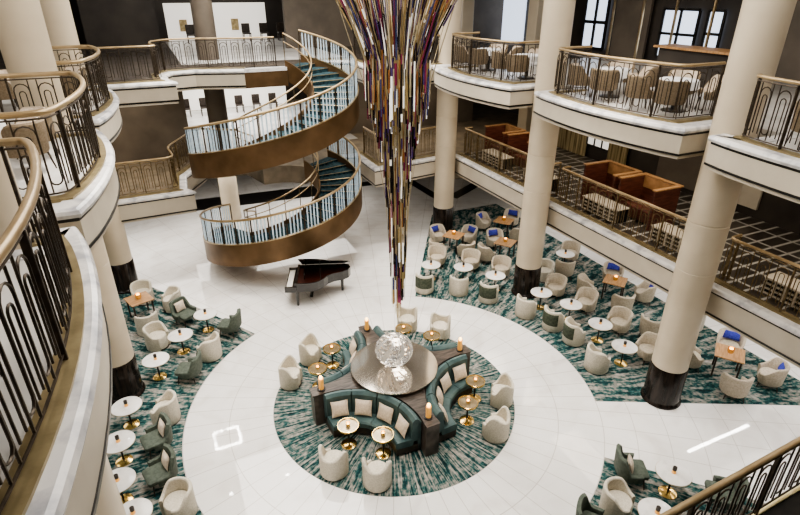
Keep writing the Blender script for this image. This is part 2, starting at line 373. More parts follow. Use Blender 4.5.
# deck 1
V1 = 7.25; D1 = .75
cs = (-.5, 10.0)
back1 = [(-V1, 9.45), (-3.78, 9.6), (-4.0, 10.0), (-3.9, 11.6), (-3.0, 13.25), (-1.28, 13.15), (-.87, 11.5)] + [(cs[0] + 1.5 * cos(R(t)), cs[1] + 1.5 * sin(R(t))) for t in (90, 75, 60, 45, 36)] + [(2.2, 11.85), (3.3, 11.7), (3.3, 9.4), (V1, 9.95)]
NB = -7.93
slab('floor', [(V1, NB + .2), (V1, 9.95), (15, 9.95), (15, NB + .2)], H1 - D1, H1, M['lattice'], 'dark floor with white lattice of the lower right gallery')
slab('floor', [(-V1, NB - .3), (-V1, 9.45), (-15, 9.45), (-15, NB - .3)], H1 - D1, H1, M['deckfloor'], 'pale floor of the lower left gallery')
slab('floor', [(-15, 9.45)] + back1 + [(15, 9.95), (15, 26), (-15, 26)], H1 - D1, H1, M['tanfloor'], 'pale floor of the lower far gallery behind the staircase')
slab('floor', [(-15, NB - .3), (-V1, NB - .3), (V1, NB + .2), (15, NB + .2), (15, -17), (-15, -17)], H1 - D1, H1 - .004, M['black'], 'black floor of the lower near gallery')
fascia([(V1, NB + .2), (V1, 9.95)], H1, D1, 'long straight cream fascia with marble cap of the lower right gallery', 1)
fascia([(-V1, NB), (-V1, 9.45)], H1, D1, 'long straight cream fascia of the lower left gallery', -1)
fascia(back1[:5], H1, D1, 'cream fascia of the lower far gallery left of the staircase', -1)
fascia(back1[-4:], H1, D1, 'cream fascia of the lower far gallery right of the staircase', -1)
mb = MB(); sweep(mb, [(-V1 + .1, NB - .3), (V1 - .1, NB + .2)], rect(-.03, .02, H1 - .02, H1 + .03)); tag(mb.obj('trim_3', M['edgegold']), 'polished brass edge of the black lower near gallery', 'balcony edge', None, 'structure')

# ------------------------------------------------------------------ columns
def column(v, u, lab, r=.445, black=True):
    root = empty('column', (v, u, 0)); tag(root, lab, 'column', None, 'structure')
    mb = MB(); mb.lathe([(r, 1.15 if black else 0), (r, 3.98), (r - .012, 3.99), (r - .012, 4.01), (r, 4.02), (r, 5.2), (r - .012, 5.21), (r - .012, 5.23), (r, 5.24), (r, HC)], n=40); mb.obj('shaft', M['column'], root, True)
    if not black: return root
    mb = MB(); mb.lathe([(r + .07, .0145), (r + .07, .05), (r + .04, .1), (r + .02, .12), (r + .02, 1.13), (r, 1.16)], n=40); mb.obj('black_base', M['base'], root, True)
for u, nm in zip(CU[1:], ('nearest', 'middle', 'farthest')):
    column(6.63 if u == -3.0 else CV, u, 'thick cream stone column with black base, %s of the right hand row' % nm)
    column(-CV, u if u > -9 else u, 'thick cream stone column with black base, %s of the left hand row' % nm)
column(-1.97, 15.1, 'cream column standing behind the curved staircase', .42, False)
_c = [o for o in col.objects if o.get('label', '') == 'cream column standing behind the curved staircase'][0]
MB().lathe([(.43, H1), (.43, HC)], n=32).obj('darkened_upper_shaft', M['taupewall'], _c, True)  # taupe sleeve added to shade the upper part of the column
for x, y, lab in ((12.4, 11.6, 'cream square pier behind the upper right balconies, far one'), (11.2, 16.2, 'cream square pier at the far right corner')):
    mb = MB(); mb.box((x, y, HC / 2), (.7, .7, HC), 0, .03); struct('column', mb, M['column'], lab, 'column')

# ------------------------------------------------------------------ railings
def resample(path, step):
    pts = []; acc = 0; L = 0; segs = []
    for a, b in zip(path, path[1:]):
        l = hypot(b[0] - a[0], b[1] - a[1]); segs.append((a, b, l)); L += l
    n = max(2, round(L / step)); out = []
    for k in range(n + 1):
        d = L * k / n
        for a, b, l in segs:
            if d <= l + 1e-9: t = d / l if l else 0; out.append((a[0] + (b[0] - a[0]) * t, a[1] + (b[1] - a[1]) * t, atan2(b[1] - a[1], b[0] - a[0]))); break
            d -= l
        else: out.append((*path[-1], atan2(path[-1][1] - path[-2][1], path[-1][0] - path[-2][0])))
    return out
def smooth_path(path, r=.35, n=5):
    out = [path[0]]
    for i in range(1, len(path) - 1):
        p, a, b = Vector(path[i]), Vector(path[i - 1]), Vector(path[i + 1])
        da, db = (a - p), (b - p)
        if abs(da.angle(db) - pi) < .25: out.append(tuple(p)); continue
        ra, rb = min(r, da.length * .45), min(r, db.length * .45)
        s, e = p + da.normalized() * ra, p + db.normalized() * rb
        for k in range(n + 1):
            t = k / n; out.append(tuple(s * (1 - t) ** 2 + p * 2 * t * (1 - t) + e * t * t))
    out.append(path[-1]); return out
def hairpin(w, z0, z1, r, up=True, n=6):
    """inverted U (up) or U: two vertical bars joined by an arch"""
    pts = []
    if up:
        pts = [(-w / 2, 0, z0), (-w / 2, 0, z1 - w / 2)] + [(-w / 2 * cos(pi * k / n), 0, z1 - w / 2 + w / 2 * sin(pi * k / n)) for k in range(1, n)] + [(w / 2, 0, z1 - w / 2), (w / 2, 0, z0)]
    else:
        pts = [(-w / 2, 0, z1), (-w / 2, 0, z0 + w / 2)] + [(-w / 2 * cos(pi * k / n), 0, z0 + w / 2 - w / 2 * sin(pi * k / n)) for k in range(1, n)] + [(w / 2, 0, z0 + w / 2), (w / 2, 0, z1)]
    return pts
RH = 1.22
def bal_meshes(m, r):
    a = MB().tube(hairpin(.26, .12, 1.06, r), r, 6, up=(0, 1, 0)).mesh('baluster', m, True)
    b = MB().tube(hairpin(.11, .2, .92, r), r * .9, 6, up=(0, 1, 0)).mesh('baluster', m, True)
    c = MB().tube(hairpin(.15, .22, 1.13, r, False), r, 6, up=(0, 1, 0)).mesh('baluster', m, True)
    p = MB().box((0, 0, RH / 2 - .02), (.035, .06, RH - .04), 0, .006).mesh('post', m)
    return a, b, c, p
BAL = {'iron': bal_meshes(M['iron'], .0115), 'gilt': bal_meshes(M['goldiron'], .0115)}
def railing(path, z, lab, cat='railing', kind='iron', pitch=.42, round_r=.4, hr=.045, group=None):
    path = smooth_path(path, round_r)
    root = empty('balcony_railing', (path[0][0], path[0][1], z)); tag(root, lab, cat, group)
    ox, oy = path[0]
    m = M['iron'] if kind == 'iron' else M['goldiron']
    mb = MB(); mb.tube([(x - ox, y - oy, RH) for x, y in path], hr, 12); mb.obj('handrail', M['rail'], root, True)
    mb = MB(); mb.tube([(x - ox, y - oy, RH - .075) for x, y in path], .014, 6)
    mb.obj('top_bar', m, root, True)
    mb = MB(); mb.tube([(x - ox, y - oy, .1) for x, y in path], .014, 6); mb.obj('bottom_bar', m, root, True)
    A, B, C, P = BAL[kind]
    pts = resample(path, pitch / 2); n = len(pts); cnt = 0
    def put(me, nm, x, y, a, dz=0):
        o = bpy.data.objects.new(nm, me); col.objects.link(o); o.parent = root; o.location = (x - ox, y - oy, dz); o.rotation_euler = (0, 0, a)
    for i, (x, y, a) in enumerate(pts):
        last = i == n - 1
        if i % 8 == 0 or last: put(P, 'post', x, y, a); continue
        if i % 2: 
            if cnt < 96: put(A, 'baluster', x, y, a); put(B, 'baluster', x, y, a); cnt += 2
        else:
            if cnt < 98: put(C, 'baluster', x, y, a); cnt += 1
    return root
def bay_rail(a, b, sgn, lab):
    p = rail_path(a, b, a < -5, 6.05 if sgn > 0 else 5.93)
    return railing([(sgn * x, y) for x, y in p], H2, lab, hr=.036 if sgn > 0 else .045, round_r=.3)
for (a, b), nm in zip(BAYS, ('nearest', 'middle', 'farthest')):
    bay_rail(a, b, 1, 'dark looped iron railing with beige handrail on the %s upper right balcony' % nm)
    bay_rail(a, b, -1, 'dark looped iron railing with beige handrail on the %s upper left balcony' % nm)
for a, b, nm in ((-2.45, 3.2, 'between the second and middle right columns'), (3.7, 9.6, 'between the middle and farthest right columns'), (-7.7, -3.02, 'right of the nearest right column')):
    railing([(7.95, a), (7.55, a), (7.55, b), (7.95, b)], H1, 'gilded looped railing of the lower right gallery, ' + nm, kind='gilt', hr=.038, round_r=.2)
    railing([(-8.0, a), (-7.6, a), (-7.6, b), (-8.0, b)], H1, 'looped railing of the lower left gallery, ' + nm.replace('right col', 'left col').replace('right of', 'left of'), kind='gilt', hr=.038, round_r=.2)
railing([(-6.9, BA + .42), (-4.1, BA + .42), (-4.3, 10.2), (-4.25, 11.3), (-3.7, 12.0), (-2.9, 12.05), (-1.2, 11.5), (.1, 11.5)], H2, 'thin railing of the upper far gallery left of the stair head', round_r=.3, hr=.035).scale = (1, 1, .88)
railing([(3.0 + .7, 12.5), (3.7, BA + .62), (6.9, BA + .62)], H2, 'thin railing of the upper far gallery right of the stair head', hr=.035).scale = (1, 1, .88)
railing([(-7.0, 9.85), (-4.2, 9.98), (-4.35, 11.6), (-3.4, 13.6)], H1, 'gilded railing of the lower far gallery left of the staircase', kind='gilt', hr=.035)
railing([(3.66, 11.6), (3.66, 9.85), (6.9, 10.35)], H1, 'gilded railing of the lower far gallery right of the staircase', kind='gilt', hr=.035)
railing([(-3.0, -8.12), (7.1, -7.69)], H1, 'looped iron railing with wide beige handrail at the bottom right corner', hr=.048)

# ------------------------------------------------------------------ curved staircase
def helix(a0, a1, h0, k, r, n=60, z=0.):
    """h = h0 + k*phi"""
    return [(r * cos(R(a0 + (a1 - a0) * i / n)), r * sin(R(a0 + (a1 - a0) * i / n)), h0 + k * R(a0 + (a1 - a0) * i / n) + z) for i in range(n + 1)]
def flight(a0, a1, h0, k, ha, lab, RO=3.2, RI=1.5, zmin=0.):
    """tread height = ha at a0 … follows h0+k*phi minus .35; string is .86 deep"""
    root = empty('curved_staircase_flight', (cs[0], cs[1], 0)); tag(root, lab, 'staircase')
    def strip(r0, r1, z0, z1, n=90):
        rows = []
        for i in range(n + 1):
            p = R(a0 + (a1 - a0) * i / n); h = h0 + k * p; c, s = cos(p), sin(p)
            lo = max(h + z0, zmin); hi = max(h + z1, zmin + .05)
            rows.append([(r0 * c, r0 * s, lo), (r1 * c, r1 * s, lo), (r1 * c, r1 * s, hi), (r0 * c, r0 * s, hi)])
        mb = MB(); mb.grid(rows, False, True); mb.f += [(0, 1, 2, 3), tuple(range(len(mb.v) - 4, len(mb.v)))]; return mb
    strip(RO - .07, RO, -.86, 0).obj('outer_string', M['bronze'], root, True)
    strip(RI, RI + .06, -.8, -.05).obj('inner_string', M['bronze'], root, True)
    strip(RI + .06, RO - .07, -.84, -.6).obj('soffit', M['bronze'], root, True)
    strip(RO - .09, RO + .012, 0, .03).obj('string_cap', M['brass'], root, True)
    nt = 26
    for i in range(nt):
        p0, p1 = R(a0 + (a1 - a0) * i / nt), R(a0 + (a1 - a0) * (i + 1) / nt); h = max(h0 + k * p1 - .3, zmin + .1)
        mb = MB(); pl = []
        for t in (0, .5, 1): pl.append(((RI + .06) * cos(p0 + (p1 - p0) * t), (RI + .06) * sin(p0 + (p1 - p0) * t)))
        for t in (1, .66, .33, 0): pl.append(((RO - .07) * cos(p0 + (p1 - p0) * t), (RO - .07) * sin(p0 + (p1 - p0) * t)))
        mb.prism(pl, max(h - .34, zmin), h); o = mb.obj('tread', M['tealcarpet'], root)
        mb = MB(); q0 = p0; c, s = cos(q0), sin(q0)
        mb.tube([((RI + .07) * c, (RI + .07) * s, h - .012), ((RO - .08) * c, (RO - .08) * s, h - .012)], .012, 5); mb.obj('nosing', M['brass'], o)
    hp = helix(a0, a1, h0, k, RO - .04, 90, .92); hp = [(x, y, max(z, zmin + .95)) for x, y, z in hp]
    MB().tube(hp, .045, 10).obj('outer_handrail', M['rail'], root, True)
    for rr, nm in ((RI + .03, 'inner_handrail'),):
        for dz in (.92, .62):
            hp = [(x, y, max(z, zmin + dz)) for x, y, z in helix(a0 + 4, a1, h0, k, rr, 60, dz)]
            MB().tube(hp, .03 if dz > .8 else .018, 8).obj(nm if dz > .8 else 'inner_mid_rail', M['rail'], root, True)
    gb = MB().box((0, 0, .45), (.016, .05, .86)).mesh('glass_baluster', M['glass'])
    pb = MB().box((0, 0, .45), (.03, .045, .9)).mesh('post', M['iron'])
    nb = 96 + 24
    for i in range(nb + 1):
        p = R(a0 + (a1 - a0) * i / nb); z = max(h0 + k * p, zmin + .04); post = i % 5 == 0
        o = bpy.data.objects.new('post' if post else 'glass_baluster', pb if post else gb); col.objects.link(o); o.parent = root
        o.location = ((RO - .04) * cos(p), (RO - .04) * sin(p), z); o.rotation_euler = (0, 0, p)
    for i in range(0, 13):
        p = R(a0 + 4 + (a1 - a0 - 4) * i / 12); z = max(h0 + k * p, zmin)
        MB().tube([((RI + .03) * cos(p), (RI + .03) * sin(p), z - .3), ((RI + .03) * cos(p), (RI + .03) * sin(p), z + .92)], .016, 6).obj('inner_post', M['goldiron'], root)
    return root
flight(-236, 36, 3.32, .64, 0, 'lower flight of the curved staircase with bronze side and glass balusters, rising from the floor')
flight(-250, 54, 6.92, .72, 0, 'upper flight of the curved staircase with teal carpeted treads, curling above the lower one', zmin=H1 + .01)

# ------------------------------------------------------------------ chandelier
ch = empty('chandelier', (.12, .03, 0)); tag(ch, 'tall chandelier of colourful hanging glass tubes tapering down over the central table', 'chandelier')
cc = [('gold', (.5, .37, .17), 1), ('white', (.9, .86, .8), 1), ('violet', (.14, .08, .26), 1), ('magenta', (.3, .04, .11), 1), ('amber', (.45, .2, .07), 1), ('smoke', (.035, .028, .026), 1), ('champagne', (.68, .58, .38), 1), ('blue', (.08, .09, .24), 1)]
CM = []
for n_, c_, e_ in cc:
    CM.append(noise_tint(mat('tube_glass_' + n_, c_, .1, .55 if n_ != 'white' else 0, .9, emit=c_, es=.45 if n_ == 'white' else .05), tuple(q * .75 for q in c_), tuple(min(1, q * 1.15) for q in c_), 4))
def crad(h): # envelope radius
    pts = [(2.5, .03), (3.1, .17), (4.3, .22), (5.7, .27), (6.5, .34), (7.0, .46), (7.5, .58), (8.7, .66), (9.1, .85), (9.8, 1.3), (11, 1.8), (12.6, 2.0)]
    for (a, ra), (b, rb) in zip(pts, pts[1:]):
        if h <= b: return ra + (rb - ra) * max(0, (h - a)) / (b - a)
    return 2.
W = [4, 2, 2.6, 2.4, 1.6, 6, 3, 1.6]
def hmin(r):
    pts = [(0, 2.7), (.15, 3.0), (.2, 4.0), (.25, 5.5), (.32, 6.4), (.42, 6.9), (.55, 7.3), (.70, 7.7)]
    for (a, ra), (b, rb) in zip(pts, pts[1:]):
        if r <= b: return ra + (rb - ra) * (r - a) / (b - a)
    return 7.8
def rod(mb, big):
    a = random.uniform(0, 2 * pi); rr = random.uniform(.012, .022) if not big else random.uniform(.018, .03)
    if random.random() < .27:                    # flared strands at the top
        h = random.uniform(8.5, 9.7); L = random.uniform(.5, 1.3); q = random.uniform(.35, 1)
        r0 = .68 * q + max(0, h - 8.9) * .55 * q; r1 = .68 * q + max(0, h + L - 8.9) * .55 * q; rr *= .8
    else:
        r0 = .68 * random.random() ** .75; r1 = r0
        if big: r0 = r1 = random.choice([.12, .18, .24, .3, .4, .5, .6, .66]) + random.uniform(-.03, .03)
        lo = hmin(r0) + abs(random.gauss(0, .25)); L = random.uniform(.35, 1.0)
        h = random.uniform(lo, max(lo + .1, 9.0 - L)) if random.random() < .75 else lo
    mb.tube([(r0 * cos(a), r0 * sin(a), h), (r1 * cos(a), r1 * sin(a), h + L)], rr, 6)
for i in range(100):
    mb = MB(); rod(mb, True); mb.obj('glass_tube', random.choices(CM, W)[0], ch, True)
for i, m_ in enumerate(CM):
    mb = MB()
    for k in range(int(75 * W[i])): rod(mb, False)
    o = mb.obj('glass_tube_cluster', m_, ch, True); o['kind'] = 'stuff'
mb = MB()
for k in range(46):          # fine gold threads reaching down to the crystal globe
    a = random.uniform(0, 2 * pi); q = random.random() ** .5; e = random.uniform(2.45, 3.4)
    mb.tube([(crad(e) * q * cos(a), crad(e) * q * sin(a), e), (crad(5.7) * q * cos(a), crad(5.7) * q * sin(a), 5.7), (crad(8) * q * cos(a), crad(8) * q * sin(a), 8), (crad(12) * q * cos(a), crad(12) * q * sin(a), 12.3)], .007, 4)
o = mb.obj('hanging_threads', CM[6], ch); o['kind'] = 'stuff'
MB().lathe([(2.1, HC - .35), (2.1, HC - .02)], n=40).obj('ceiling_plate', M['mirror'], ch)

# ------------------------------------------------------------------ central console, table, globe
def console_poly(rc=1.78, C=2.02, tip=2.28, w=.30):
    pts = []
    for q in range(4):
        a = q * pi / 2
        pts.append((tip, -w)); pts.append((tip, w))
        # concave arc around (C,C) from (tip,w) to (w,tip)
        a0, a1 = atan2(w - C, tip - C), atan2(tip - C, w - C)
        a0 = -pi / 2 + .16; a1 = -pi - .16
        for k in range(13):
            t = a0 + (a1 - a0) * k / 12; pts.append((C + rc * cos(t), C + rc * sin(t)))
        rot = [(x * cos(pi / 2) + y * sin(pi / 2), -x * sin(pi / 2) + y * cos(pi / 2)) for x, y in pts]
        pts = rot
    return pts
cp = []
for q in range(4):
    C, rc, w, tip = 1.9, 1.74, .17, 2.25; base = [(tip, -w), (tip, w)] + [(C + rc * cos(t), C + rc * sin(t)) for t in [(-pi / 2 + .13) + (-pi / 2 - .26) * k / 16 for k in range(17)]]
    cp += [(x * cos(q * pi / 2) - y * sin(q * pi / 2), x * sin(q * pi / 2) + y * cos(q * pi / 2)) for x, y in base]
con = empty('bar_console', (0, 0, 0)); tag(con, 'dark walnut four-armed console between the teal curved sofas', 'console')
MB().prism(cp, .014, .93).obj('carcass', M['wood'], con)
MB().prism([(x * 1.012, y * 1.012) for x, y in cp], .93, .965).obj('top', M['wood'], con)
tt = empty('round_display_table', (0, 0, .965)); tag(tt, 'round polished champagne metal table top carrying the crystal globe', 'table')
MB().lathe([(.6, 0), (1.05, .06), (1.15, .1), (1.15, .13), (.0, .135)], n=64).obj('tabletop', M['mirror'], tt, True)
gl = empty('crystal_globe', (0, 0, 1.10)); tag(gl, 'large faceted clear crystal globe standing on the round metal table', 'sculpture')
MB().lathe([(.12, 0), (.12, .02), (.05, .04), (.05, .1), (.0, .1)], n=20).obj('foot', M['black'], gl)
mb = MB(); rows = []
for i in range(11):
    t = -pi / 2 + pi * i / 10; rows.append([(max(.001, .5 * cos(t)) * cos(2 * pi * j / 18 + i * .17), max(.001, .5 * cos(t)) * sin(2 * pi * j / 18 + i * .17), .5 + .43 * sin(t)) for j in range(18)])
mb.grid(rows, False, True); mb.obj('crystal_shell', M['crystal'], gl)
for k in range(7):
    a = k * 2 * pi / 7 + .2; rows = []
    for j in range(9):
        t = -1.2 + 2.3 * j / 8; wd = .16 * cos(t * .9)
        rows.append([(.43 * cos(t) * cos(a + t * .5 + e * wd), .43 * cos(t) * sin(a + t * .5 + e * wd), .53 + .43 * sin(t)) for e in (-1, 0, 1)])
    MB().grid(rows).obj('crystal_petal', M['crystal_petal'], gl, True)

# curved sofas
def sofa_proto():
    root = empty('curved_sofa'); tag(root, 'x', 'sofa')
    # local: arc centre at origin, opening towards -x-y direction; sofa occupies angles 3..87 deg
    def seg(r0, r1, z0, z1, a0, a1, bev=.03, n=8, lean=0.):
        rows = []
        for i in range(n + 1):
            t = R(a0 + (a1 - a0) * i / n); e = 1 if i in (0, n) else 0
            prof = [(r0 + bev, z0), (r1 - bev, z0), (r1, z0 + bev), (r1 + lean, z1 - bev), (r1 - bev + lean, z1), (r0 + bev + lean, z1), (r0 + lean, z1 - bev), (r0, z0 + bev)]
            rows.append([(r * cos(t), r * sin(t), z) for r, z in prof])
        mb = MB(); mb.grid(rows, False, True); mb.f += [tuple(range(8)), tuple(range(len(mb.v) - 8, len(mb.v)))]; return mb
    seg(1.10, 1.70, .05, .24, -4, 94, .01, 20).obj('base', M['dark_leg'], root)
    for k in range(4):
        a, b = -4.5 + 24.75 * k, -4.5 + 24.75 * (k + 1)
        seg(1.08, 1.52, .24, .43, a + .3, b - .3, .035).obj('seat_cushion', M['teal_dark'], root, True)
        seg(1.46, 1.66, .36, 1.02, a + .5, b - .5, .07, lean=.03).obj('backrest', M['teal_dark'], root, True)
    seg(1.64, 1.71, .05, .93, -4, 94, .01, 20).obj('back_panel', M['teal_dark'], root)
    return root
SP = Proto(sofa_proto())
def pillow_mesh(w, h, t, m):
    mb = MB(); n = 8; rows_f = []; 
    for sgn in (1, -1):
        rows = []
        for i in range(n + 1):
            r_ = []
            for j in range(n + 1):
                x, z = -1 + 2 * i / n, -1 + 2 * j / n; f = ((1 - x * x) * (1 - z * z)) ** .45
                pin = 1 - .07 * (1 - abs(x)) * abs(z) ** 4 - 0; px = x * (1 - .07 * (1 - z * z)); pz = z * (1 - .07 * (1 - x * x))
                r_.append((px * w / 2, sgn * f * t / 2, pz * h / 2))
            rows.append(r_)
        mb.grid(rows)
    return mb.mesh('scatter_cushion', m, True)
PILL = pillow_mesh(.44, .42, .15, M['cushion']); PBLUE = pillow_mesh(.46, .26, .12, M['blue']); PGREEN = pillow_mesh(.36, .34, .13, M['cushion'])
def pillow(me, loc, rz, tilt, lab, cat='cushion', group=None):
    o = bpy.data.objects.new('scatter_cushion', me); col.objects.link(o); o.location = loc
    o.rotation_euler = (tilt, 0, rz); tag(o, lab, cat, group); return o
SC = 1.9
sn = ['near left', 'right', 'far', 'left']   # diagonals
for q, (sx, sy, nm) in enumerate(((-1, -1, 'nearest the camera, backing the front of the walnut console'), (1, -1, 'on the right side of the walnut console'), (1, 1, 'on the far side of the walnut console'), (-1, 1, 'on the left side of the walnut console'))):
    rz = {(-1, -1): 0, (1, -1): pi / 2, (1, 1): pi, (-1, 1): -pi / 2}[(sx, sy)]
    SP.put((sx * SC, sy * SC, .014), rz, 'curved teal leather sofa ' + nm)
    for k in range(4):
        t = R(7.9 + 24.75 * k) + rz; r = 1.36
        order = ['first', 'second', 'third', 'fourth'][k]
        pillow(PILL, (sx * SC + r * cos(t), sy * SC + r * sin(t), .014 + .67), t + pi / 2, R(20), 'cream cushion, %s from the %s end, teal sofa %s' % (['first', 'second', 'second', 'first'][k], ['left', 'left', 'right', 'right'][k] if q == 0 else ['near', 'near', 'far', 'far'][k] if q == 1 else ['right', 'right', 'left', 'left'][k] if q == 2 else ['far', 'far', 'near', 'near'][k], nm.replace(' walnut', '').split(',')[0]))
        o = col.objects[-1] if False else None

# ------------------------------------------------------------------ chairs
def shell(mb, ro, ri, zb, hfun, a0, a1, n=28, flare=0., rnd=.02):
    """wall of a barrel chair: angles measured from the front (+y)"""
    rows = []
    for i in range(n + 1):
        t = a0 + (a1 - a0) * i / n; h = hfun(t); d = (sin(t), cos(t)); fo = flare
        prof = [(ri, zb), (ro - .02, zb), (ro, zb + .03), (ro + fo, h - rnd * 1.2), (ro + fo - rnd, h), (ri + fo + rnd, h), (ri + fo, h - rnd * 1.2)]
        rows.append([(r * d[0], r * d[1], z) for r, z in prof])
    mb.grid(rows, False, True); m = len(prof); mb.f += [tuple(range(len(mb.v) - m * (n + 1), len(mb.v) - m * n)), tuple(range(len(mb.v) - m, len(mb.v)))]
    return mb
def sm(x): x = max(0, min(1, x)); return x * x * (3 - 2 * x)
def tub_chair(name, seatm, wallm, lab, swirl=False, r=.34, ht=.76, legs=False, panel=None, lining=None, zleg=.17):
    root = empty(name); tag(root, lab, 'chair')
    z0 = zleg if legs else .02
    if swirl: hf = lambda t: (.60 + (ht - .60) * (math.exp(-((t - pi - 1.25) / .6) ** 2) + .85 * math.exp(-((t - pi + 1.25) / .6) ** 2))) * (1 - .28 * sm((abs(t - pi) - 1.55) / .6))
    else: hf = lambda t: .50 + (ht - .50) * sm((2.15 - abs(t - pi)) / .9)
    rr = r - .03 if legs else r
    mb = MB(); shell(mb, rr, rr - .075, z0, hf, R(38), R(322), 36, .035 if legs else 0.); mb.obj('shell', wallm, root, True)
    mb = MB(); k = rr - .07; mb.lathe([(k - .03, z0), (k - .0, z0 + .02), (k + .005, .38), (k - .02, .425), (k - .07, .44), (0, .445)], n=32); mb.obj('seat', seatm, root, True)
    if panel:
        mb = MB(); shell(mb, rr + .012, rr - .02, .24, lambda t: hf(t) - .07, R(118), R(242), 24); mb.obj('back_panel', panel, root, True)
    if lining:
        mb = MB(); shell(mb, rr - .07, rr - .09, .4, lambda t: hf(t) + .004, R(50), R(310), 28, .035); mb.obj('lining', lining, root, True)
    if legs:
        for sx in (-1, 1):
            for sy in (-1, 1):
                MB().tube([(sx * .2, sy * .2, z0 + .03), (sx * .25, sy * .25, 0)], .02, 6, r2=.012).obj('leg', M['dark_leg'], root)
    else:
        MB().lathe([(r - .05, 0), (r - .05, .02)], n=24).obj('plinth', M['dark_leg'], root)
    return root
def arm_chair(lab):
    root = empty('armchair'); tag(root, lab, 'chair')
    MB().box((0, .04, .35), (.52, .56, .16), 0, .04).obj('seat', M['green'], root, True)
    hf = lambda t: .48 + .34 * sm((1.45 - abs(t - pi)) / .7)
    mb = MB(); rows = []
    n = 28
    for i in range(n + 1):
        t = R(75) + R(210) * i / n; h = hf(t); c, s = sin(t), cos(t)
        ex = lambda r: (math.copysign(abs(c) ** .7, c) * r, math.copysign(abs(s) ** .7, s) * r * .98)
        a, b = ex(.36), ex(.28)
        rows.append([(b[0], b[1], .26), (a[0] * .92, a[1] * .92, .26), (a[0], a[1], .32), (a[0] * 1.04, a[1] * 1.08, h - .02), (a[0], a[1] * 1.04, h), (b[0] * 1.03, b[1] * 1.1, h), (b[0], b[1] * 1.06, h - .02)])
    mb.grid(rows, False, True); mb.f += [tuple(range(7)), tuple(range(len(mb.v) - 7, len(mb.v)))]; mb.obj('backrest', M['green'], root, True)
    for sx in (-1, 1):
        for sy in (-1, 1):
            MB().tube([(sx * .2, sy * .2 + .02, .28), (sx * .25, sy * .24 + .02, 0)], .02, 6, r2=.012).obj('leg', M['dark_leg'], root)
    return root
P_ring = Proto(tub_chair('tub_chair', M['ivory'], M['ivory'], 'x', swirl=True, r=.33, ht=.80))
P_tub = Proto(tub_chair('tub_chair', M['ivory'], M['ivory'], 'x', r=.35, ht=.74))
P_two = Proto(tub_chair('tub_chair', M['ivory'], M['ivory'], 'x', r=.34, ht=.76, panel=M['dgreen']))
P_beige = Proto(tub_chair('tub_chair', M['beige'], M['beige'], 'x', r=.37, ht=.78, legs=True))
P_green = Proto(arm_chair('x'))
P_din = Proto(tub_chair('dining_chair', M['cloth'], M['brown_fab'], 'x', r=.37, ht=.84, legs=True, lining=M['cushion'], zleg=.32))
def face(p, q): return atan2(q[1] - p[1], q[0] - p[0]) - pi / 2

# ------------------------------------------------------------------ tables and lamps
def round_table(kind):
    root = empty('cocktail_table'); tag(root, 'x', 'table')
    r = .36 if kind == 'marble' else .255; h = .62 if kind == 'marble' else .6
    if kind == 'marble':
        MB().lathe([(r - .02, h - .03), (r, h - .02), (r, h - .004), (r - .006, h), (0, h)], n=40).obj('tabletop', M['marble'], root, True)
        MB().lathe([(r + .006, h - .026), (r + .006, h - .012), (r - .01, h - .012), (r - .01, h - .026)], n=40).obj('rim', M['brass'], root)
    else:
        MB().lathe([(r - .03, h - .02), (r - .01, h - .01), (0, h - .008)], n=36).obj('tabletop', M['bronzeglass'], root, True)
        MB().lathe([(r - .012, h - .03), (r + .004, h - .03), (r + .004, h + .018), (r - .012, h + .018), (r - .012, h - .03)], n=36).obj('rim', M['gold'], root, True)
    MB().lathe([(.025, .03), (.022, h - .03)], n=12).obj('stem', M['black'], root, True)
    MB().lathe([(.19, 0), (.19, .012), (.15, .03), (.03, .045), (0, .045)], n=28).obj('base', M['gold'], root, True)
    return root
def table_lamp(tall=False):
    root = empty('table_lamp'); tag(root, 'x', 'lamp')
    if tall:
        MB().lathe([(.1, 0), (.1, .03), (.06, .04), (.0, .04)], n=18).obj('base', M['black'], root, True)
        MB().lathe([(.065, .04), (.065, .34), (.0, .34)], n=18).obj('shade', M['lampgold'], root, True)
        MB().lathe([(.03, .34), (.045, .38), (.03, .42), (0, .43)], n=14).obj('bulb', M['lampglow'], root, True)
    else:
        MB().lathe([(.05, 0), (.05, .02), (.035, .03), (.035, .075), (0, .075)], n=14).obj('base', M['lampgold'], root, True)
        MB().lathe([(.045, .075), (.045, .16), (0, .165)], n=14).obj('shade', M['dark_leg'], root, True)
    return root
def candle():
    root = empty('candle_holder'); tag(root, 'x', 'candle')
    MB().lathe([(.04, 0), (.055, .03), (.055, .09), (.05, .09), (.05, .02), (0, .02)], n=14).obj('glass_cup', M['gold'], root, True)
    MB().lathe([(.03, .03), (.03, .075), (0, .1)], n=10).obj('flame', M['lampglow'], root, True)
    return root
def square_table():
    root = empty('square_table'); tag(root, 'x', 'table')
    MB().box((0, 0, .71), (.74, .74, .04), 0, .01).obj('tabletop', M['oak'], root)
    for sx in (-1, 1):
        for sy in (-1, 1): MB().box((sx * .3, sy * .3, .345), (.045, .045, .69)).obj('leg', M['dark_leg'], root)
    return root
T_m, T_g, T_s = Proto(round_table('marble')), Proto(round_table('gold')), Proto(square_table())
L_t, L_s, L_c = Proto(table_lamp(True)), Proto(table_lamp(False)), Proto(candle())
Z = .014
